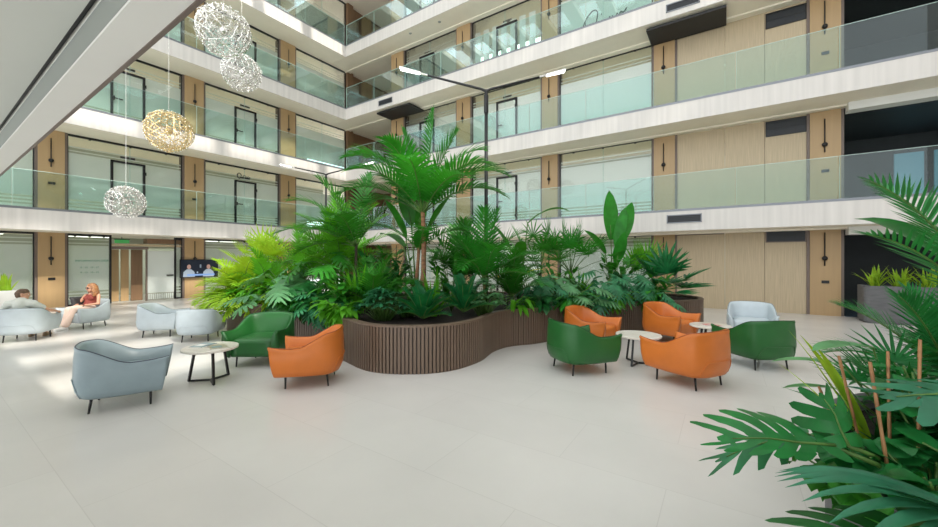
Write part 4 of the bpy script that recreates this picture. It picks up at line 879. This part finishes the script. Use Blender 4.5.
# tall fronds at right
g, M, S_, lm, sm = plant('palm_tree', (1.25, 3.35, ZF), 'foreground palm whose long fronds enter from the right edge', 'front')
T = MB(); T.tube([(0, 0, -.02), (.0, 0, .5), (0, 0, .8)], [.05, .045, .04], 9); T.build('trunk', 'darktrunk', g, smooth=True)
R0 = V((1.25, 3.35, ZF))
def fr(tip, L, droop, e, LL=.34, b=(0, 0, .8), n=26, roll=0., vee=.22, W=.021):
    d = V(tip) - R0 - V(b); a = math.degrees(math.atan2(d.y, d.x)); frond(M, S_, b, az(a, e), L, LL, n, W, droop, t0=.1, vee=vee, ldroop=.3, rr=.009, seg=3, a0=68, a1=30, roll=roll)
fr((.54, 3.0, 2.0), 1.02, 1.0, 62, .27)
fr((.57, 2.78, 1.75), .98, 1.0, 50, .26, (0, -.1, .7))
fr((.9, 3.9, 1.9), 1.1, 1.2, 65, .32); fr((1.6, 2.8, 1.9), 1.1, 1.2, 62, .32); fr((2.0, 3.8, 1.9), 1.1, 1.3, 60, .32)
finish((g, M, S_, lm, sm))
g, M, S_, lm, sm = plant('bird_of_paradise', (1.25, 3.75, ZF), 'dark torn paddle leaf behind the long fronds at the right edge', 'front')
S_.tube([(0, 0, 0), (-.03, -.02, .6), (-.1, -.06, 1.15)], [.02, .016, .012], 6); blade(M, (-.1, -.06, 1.15), (-.6, -.25, .55), UP, .55, .2, 8, .9, .25, P_oval)
finish((g, M, S_, lm, sm))
rosette_palm('palm', (1.35, 4.15, ZF), 'fine-leaved palm behind the fronds at the right edge', 'front', 16, .75, .3, (10, 80), .25, .022, 1.1, nl=30)
fan_palm('fan_palm', (1.0, 3.55, ZF), 'small fan palm behind the tall bamboo stake', 'front', 9, .4, .3, (25, 80), .1, W=.075, droop=.3, seg=3)
# croton straps in yellow and green
g, M, S_, lm, sm = plant('croton', (.72, 3.2, ZF), 'yellow-edged strap leaves pointing left past the right green armchair', 'lime')
for tip, w in [((.27, 3.12, .97), .03), ((.42, 3.32, 1.12), .11), ((.36, 3.3, 1.15), .03), ((.5, 3.4, 1.05), .09), ((.5, 3.05, .78), .06)]:
    d = V(tip) - V((.72, 3.2, ZF)); blade(M, (0, 0, 0), d + V((0, 0, .12)), UP, d.length * 1.05, w, 8, .45, .4, P_lance)
finish((g, M, S_, lm, sm))
g, M, S_, lm, sm = plant('cordyline', (.78, 3.25, ZF), 'dark narrow strap leaves fanning out between the bamboo stakes', 'front')
for k in range(22): blade(M, (rnd.uniform(-.05, .05), rnd.uniform(-.05, .05), 0), az(150 + 14 * k, rnd.uniform(35, 80)), UP, rnd.uniform(.4, .62), .035, 6, .8, .35, P_lance)
finish((g, M, S_, lm, sm))
g, M, S_, lm, sm = plant('calathea', (.95, 3.6, ZF), 'pale ribbed oval leaf above the stakes, left of the fine palm', 'grey')
for a, e, st, L, W in [(218, 70, .6, .42, .16), (190, 55, .5, .4, .11), (245, 60, .45, .34, .13), (200, 40, .4, .36, .08)]:
    p = az(a, e) * st; S_.tube([(0, 0, 0), p], [.009, .006], 5); blade(M, p, az(a, 8), UP, L, W, 8, .6, .22, P_oval)
finish((g, M, S_, lm, sm))
bush('pothos', (.62, 2.75, ZF), 'glossy crumpled round leaves spilling over the planter edge', 'front', 10, .2, .15, .11, P_oval, 1.5, .25, (-35, 30), 5, 6, azs=[215, 235, 190, 255], wave=.3, fold=.4)
bush('pothos', (.55, 2.45, ZF), 'low crumpled leaves below the big split leaf', 'leaf', 8, .16, .13, .1, P_oval, 1.6, .26, (-45, 15), 5, 6, azs=[200, 225, 180], wave=.35, fold=.4)
bush('pothos', (.9, 3.0, ZF), 'heart-leaved plant climbing between the bamboo stakes', 'front', 12, .48, .17, .12, P_oval, 1.0, .22, (-25, 40), 5, 6, wave=.1)
bush('pothos', (.78, 2.55, ZF), 'dark round leaves around the foot of the stakes', 'front', 12, .22, .18, .14, P_oval, .9, .28, (-15, 35), 4, 6, wave=.15)
bush('philodendron', (1.15, 2.75, ZF), 'dense low leaves behind the rightmost bamboo stake', 'front', 14, .45, .24, .13, P_oval, .9, .4, (-15, 40), 5, 5)
bush('philodendron', (1.0, 3.3, ZF), 'leafy filler below the long fronds at the right edge', 'front', 14, .5, .22, .1, P_oval, .9, .35, (-15, 40), 5, 5)
# ---------------------------------------------------------------- people
def remesh(m, name, material, parent, vox, it=6):
    me = bpy.data.meshes.new(name); me.from_pydata([tuple(q) for q in m.v], [], m.f); me.update()
    o = bpy.data.objects.new(name, me); COL.objects.link(o)
    r = o.modifiers.new('r', 'REMESH'); r.mode = 'VOXEL'; r.voxel_size = vox
    s = o.modifiers.new('s', 'SMOOTH'); s.factor = .5; s.iterations = it
    bpy.context.view_layer.update(); dg = bpy.context.evaluated_depsgraph_get()
    n = bpy.data.meshes.new_from_object(o.evaluated_get(dg)); bpy.data.objects.remove(o); bpy.data.meshes.remove(me); n.name = name
    n.materials.clear(); n.materials.append(material if not isinstance(material, str) else MT[material]); n.polygons.foreach_set('use_smooth', [True] * len(n.polygons))
    o = bpy.data.objects.new(name, n); COL.objects.link(o); o.parent = parent; return o
def cap(m, pts, rs, n=10):
    pts = [V(p) for p in pts]; m.tube(pts, rs, n)
    for p, r in zip(pts, rs): m.sphere(p, r * .995, n, 8)
def hand(m, w, d, palm, sgn):
    """Palm plus five bent, unequal fingers growing from wrist w along d; palm is the palm-side normal."""
    w = V(w); d = V(d).normalized(); pn = V(palm).normalized(); s = d.cross(pn).normalized() * sgn
    for j in (-.022, -.007, .008, .022): cap(m, [w + s * j * .7, w + d * .085 + s * j], [.016, .0135], 7)
    for j, L in ((-.027, .062), (-.009, .076), (.009, .082), (.027, .07)):
        a = w + d * .085 + s * j; b = a + (d * .8 + pn * .35).normalized() * L * .45; c = b + (d * .5 + pn * .8).normalized() * L * .32; e = c + (d * .1 + pn).normalized() * L * .25
        cap(m, [a, b, c, e], [.0098, .009, .0082, .0075], 7)
    a = w + d * .03 + s * .026; b = a + (d * .6 + s * .75).normalized() * .035; c = b + (d * .9 + pn * .4).normalized() * .03; cap(m, [a, b, c], [.0125, .011, .009], 7)
def head(m, c, fwd, r=.1):
    c = V(c); f = V(fwd).normalized(); s = f.cross(UP).normalized(); u = s.cross(f)
    def pt(x, y, z): return c + s * x + f * y + u * z
    for x, y, z, rr in [(0, -.012, .03, .088), (0, .02, .012, .078), (0, .045, -.045, .052), (0, .06, -.075, .034), (.03, .045, -.05, .04), (-.03, .045, -.05, .04), (0, -.035, .02, .078), (0, .07, .035, .04)]: m.sphere(pt(x, y, z), rr, 14, 10)
    cap(m, [pt(0, .088, .018), pt(0, .108, -.016)], [.011, .016], 8)      # nose
    cap(m, [pt(-.02, .086, -.046), pt(0, .093, -.046), pt(.02, .086, -.046)], [.006, .009, .006], 6)   # lips
    for q in (-1, 1): m.sphere(pt(q * .086, -.005, -.005), .026, 8, 6, (.45, .8, 1.15))
    for q in (-1, 1): cap(m, [pt(q * .05, .078, .034), pt(q * .018, .09, .036)], [.009, .008], 6)
    return pt
def face_bits(pt, parent, dark=False):
    e = MB(); i = MB(); b = MB(); l = MB()
    for q in (-1, 1):
        e.sphere(pt(q * .034, .079, .012), .0135, 10, 8); i.sphere(pt(q * .034, .0895, .012), .006, 8, 6); b.tube([pt(q * .052, .082, .034), pt(q * .034, .094, .038), pt(q * .016, .094, .034)], .004, 6)
    l.tube([pt(-.022, .092, -.046), pt(0, .101, -.046), pt(.022, .092, -.046)], .0045, 6)
    e.build('eyes', 'paper', parent, smooth=True); i.build('irises', 'black', parent, smooth=True); b.build('eyebrows', 'hairbrown', parent, smooth=True); l.build('lips', 'lips', parent, smooth=True)
MT['skin'] = mat('skin_warm', (.62, .34, .22), .5, var=.05, scale=8); MT['skin2'] = mat('skin_tan', (.58, .30, .19), .5, var=.05, scale=8); MT['lips'] = mat('lips_rose', (.4, .1, .09), .4)
MT['hairbrown'] = mat('hair_brown', (.12, .07, .04), .6, var=.3, scale=40); MT['hairblond'] = mat('hair_copper_blond', (.33, .15, .06), .5, var=.45, scale=26, bump=.4)
MT['shirt'] = mat('shirt_pale', (.66, .68, .62), .8, var=.05, scale=6, bump=.1); MT['shorts'] = mat('beige_trousers', (.42, .36, .28), .8, var=.05, scale=6)
MT['top'] = mat('dark_red_top', (.16, .022, .02), .75, col2=(.26, .05, .03), scale=22); MT['pants'] = mat('pink_trousers', (.80, .60, .50), .8, var=.06, scale=7, bump=.1)
MT['shoe'] = mat('white_shoes', (.75, .73, .70), .5); MT['shoebrown'] = mat('tan_shoes', (.28, .19, .11), .5); MT['lens'] = mat('dark_lens', (.01, .008, .008), .1, spec=.8)
def shoe(m, heel, fwd):
    h = V(heel); f = V(fwd).normalized(); cap(m, [h + V((0, 0, .045)), h + f * .09 + V((0, 0, .04)), h + f * .19 + V((0, 0, .032))], [.042, .044, .032], 10); m.tube([h - f * .03 + V((0, 0, .008)), h + f * .21 + V((0, 0, .008))], .034, 10)
def leg_set(m, hip, knee, ankle, r=(.085, .062, .042)):
    k = V(knee); cap(m, [hip, V(hip).lerp(k, .5), knee], [r[0], (r[0] + r[1]) / 2 + .006, r[1]], 12); cap(m, [knee, k.lerp(V(ankle), .35), ankle], [r[1] * .98, r[1] * .92, r[2]], 12)
# man: seen from behind, head turned to the right of the picture, right arm along the chair arm
pm = empty('person', (-11.95, 1.42, .0), yaw(-.86, .5), 'man in a pale shirt sitting with his back to us, arm along the armchair', 'person')
B = MB(); pt = head(B, (.0, .15, 1.02), (-.9, -.35, -.05)); cap(B, [(0, .19, .86), (0, .16, .97)], [.058, .052], 10)
cap(B, [(0, .06, .53), (0, .2, .82)], [.12, .12], 14); cap(B, [(-.19, .21, .82), (.19, .21, .82)], [.06, .06], 10)
sh, el_, wr = (-.22, .2, .80), (-.37, .06, .65), (-.40, -.2, .60); cap(B, [sh, el_], [.052, .042], 10); cap(B, [el_, wr], [.041, .027], 10); hand(B, wr, (-.03, -1, -.12), (0, -.1, -1), 1)
sh, el_, wr = (.22, .2, .80), (.35, .04, .62), (.24, -.2, .53); cap(B, [sh, el_], [.052, .042], 10); cap(B, [el_, wr], [.041, .027], 10); hand(B, wr, (-.4, -1, -.1), (0, -.1, -1), -1)
for q in (-1, 1): leg_set(B, (q * .1, .02, .53), (q * .13, -.40, .53), (q * .12, -.44, .10), (.078, .055, .038))
remesh(B, 'body', 'skin', pm, .0085); face_bits(pt, pm)
h = MB()
for x, y, z, r in [(0, -.012, .045, .09), (0, -.04, .02, .083), (0, .03, .062, .07), (0, -.05, -.02, .064)]: h.sphere(pt(x, y, z), r, 14, 10)
remesh(h, 'short_hair', 'hairbrown', pm, .009, 4)
c = MB(); cap(c, [(0, .05, .50), (0, .13, .66), (0, .21, .84)], [.155, .16, .13], 16); cap(c, [(-.2, .21, .825), (0, .215, .86), (.2, .21, .825)], [.075, .085, .075], 12)
for q in (-1, 1): cap(c, [(q * .2, .2, .81), (q * (.30), .12, .72)], [.075, .066], 12)
cap(c, [(-.1, .14, .6), (.1, .14, .6)], [.13, .13], 12); remesh(c, 'shirt', 'shirt', pm, .012)
c = MB()
for q in (-1, 1): leg_set(c, (q * .1, .02, .53), (q * .13, -.40, .53), (q * .125, -.43, .16), (.094, .072, .062))
c.sphere((0, .04, .53), .13, 14, 10); remesh(c, 'trousers', 'shorts', pm, .012)
for q in (-1, 1): c = MB(); shoe(c, (q * .12, -.42, .0), (q * .1, -1, 0)); remesh(c, 'shoe', 'shoebrown', pm, .009, 3)
# woman: sunglasses, wavy copper hair, dark red sleeveless top, pale pink trousers, white shoes
pw = empty('person', (-12.94, 2.51, 0), yaw(.55, -.83), 'woman in sunglasses and dark red top sitting in a pale blue armchair', 'person')
B = MB(); pt = head(B, (.02, .10, 1.05), (-.45, -.9, -.04)); cap(B, [(0, .13, .88), (.01, .11, 1.0)], [.05, .046], 10)
cap(B, [(0, .03, .53), (0, .1, .70), (0, .14, .84)], [.12, .1, .105], 14); cap(B, [(-.16, .14, .85), (.16, .14, .85)], [.048, .048], 10); 
for q in (-1, 1): B.sphere((q * .065, .05, .78), .06, 12, 8)
sh, el_, wr = (-.18, .13, .84), (-.27, .02, .62), (-.12, -.22, .60); cap(B, [sh, el_], [.044, .036], 10); cap(B, [el_, wr], [.035, .022], 10); hand(B, wr, (.8, -.6, 0), (0, -.2, -1), 1)
sh, el_, wr = (.18, .13, .84), (.30, -.0, .64), (.08, -.24, .61); cap(B, [sh, el_], [.044, .036], 10); cap(B, [el_, wr], [.035, .022], 10); hand(B, wr, (-.8, -.5, 0), (0, -.2, -1), -1)
leg_set(B, (-.1, .02, .52), (-.12, -.37, .52), (-.16, -.44, .11), (.08, .055, .036)); leg_set(B, (.1, .02, .52), (.02, -.37, .55), (-.06, -.49, .11), (.08, .055, .036))
remesh(B, 'body', 'skin2', pw, .0085); face_bits(pt, pw)
h = MB(); rw = random.Random(3)
for x, y, z, r in [(0, -.02, .052, .094), (0, -.045, .01, .092), (0, .03, .075, .062)]: h.sphere(pt(x, y, z), r, 14, 10)
for k in range(30):
    a = math.radians(60 + 240 * k / 29); x, y = math.sin(a) * .1, math.cos(a) * .085 - .02
    if y > .05: y = .05
    cap(h, [pt(x * .9, y, .05), pt(x * 1.2 + rw.uniform(-.015, .015), y * 1.1, -.05), pt(x * 1.28 + rw.uniform(-.02, .02), y * 1.1 + rw.uniform(-.02, .02), -.13), pt(x * 1.2 + rw.uniform(-.03, .03), y, -.2 + rw.uniform(-.03, .03))], [.024, .024, .022, .014], 7)
remesh(h, 'wavy_hair', 'hairblond', pw, .01, 3)
g_ = MB()
for q in (-1, 1): g_.sphere(pt(q * .035, .094, .012), .027, 12, 8, (1, .5, .85))
g_.tube([pt(-.09, .0, .016), pt(-.062, .085, .016), pt(0, .102, .018), pt(.062, .085, .016), pt(.09, .0, .016)], .004, 6); g_.build('sunglasses', 'lens', pw, smooth=True)
c = MB(); cap(c, [(0, .03, .53), (0, .1, .68), (0, .14, .80)], [.138, .125, .128], 16); cap(c, [(-.11, .14, .84), (.11, .14, .84)], [.06, .06], 12)
for q in (-1, 1): c.sphere((q * .065, .045, .78), .072, 12, 8)
remesh(c, 'sleeveless_top', 'top', pw, .012)
c = MB(); leg_set(c, (-.1, .02, .52), (-.12, -.37, .52), (-.16, -.43, .15), (.098, .078, .075)); leg_set(c, (.1, .02, .52), (.02, -.37, .55), (-.06, -.48, .15), (.098, .078, .075)); c.sphere((0, .03, .52), .135, 14, 10); remesh(c, 'trousers', 'pants', pw, .012)
for hx, hy in ((-.16, -.43), (-.06, -.48)): c = MB(); shoe(c, (hx, hy, 0), (-.25, -1, 0)); remesh(c, 'shoe', 'shoe', pw, .009, 3)
m = MB(); m.tube([(.11 + .03 * math.cos(t * PI / 6), -.225 + .012 * math.sin(t * PI / 6), .615 + .026 * math.sin(t * PI / 6)) for t in range(13)], .009, 6); m.build('wrist_watch', 'black', pw, smooth=True)
pm.scale = (.92,) * 3; pw.scale = (.9,) * 3
cushion((-13.12, 2.43, .40), 2.0, .36, 'dark square cushion propped beside the woman')

# ---------------------------------------------------------------- light, sky, camera
w = bpy.data.worlds.new('sky'); SC.world = w; w.use_nodes = True; nt = w.node_tree
bg = nt.nodes['Background']; bg.inputs['Color'].default_value = (.93, .97, 1, 1); bg.inputs['Strength'].default_value = 3.7
sun = bpy.data.lights.new('sun', 'SUN'); sun.energy = 7; sun.angle = math.radians(1.6); sun.color = (1, .95, .86)
so = bpy.data.objects.new('sun', sun); COL.objects.link(so); so.location = (5, 3, 25); so.rotation_euler = V((-.68, .10, -.75)).to_track_quat('-Z', 'Y').to_euler()
cam = bpy.data.cameras.new('camera'); cam.sensor_width = 36; cam.lens = 380.44 / 938 * 36; cam.shift_y = -3.85 / 938; cam.clip_start = .05; cam.clip_end = 200
co = bpy.data.objects.new('camera', cam); COL.objects.link(co); co.location = (0, 0, 1.65); co.rotation_euler = (PI / 2, 0, math.radians(33.93)); SC.camera = co
vs = SC.view_settings; SC.display_settings.display_device = 'sRGB'; vs.view_transform = 'Standard'; vs.look = 'None'; vs.gamma = 1; vs.use_curve_mapping = False; vs.exposure = -0.6
cy = SC.cycles; cy.max_bounces = 10; cy.diffuse_bounces = 5; cy.glossy_bounces = 4; cy.transmission_bounces = 4; cy.transparent_max_bounces = 24; cy.use_denoising = True; cy.sample_clamp_indirect = 8
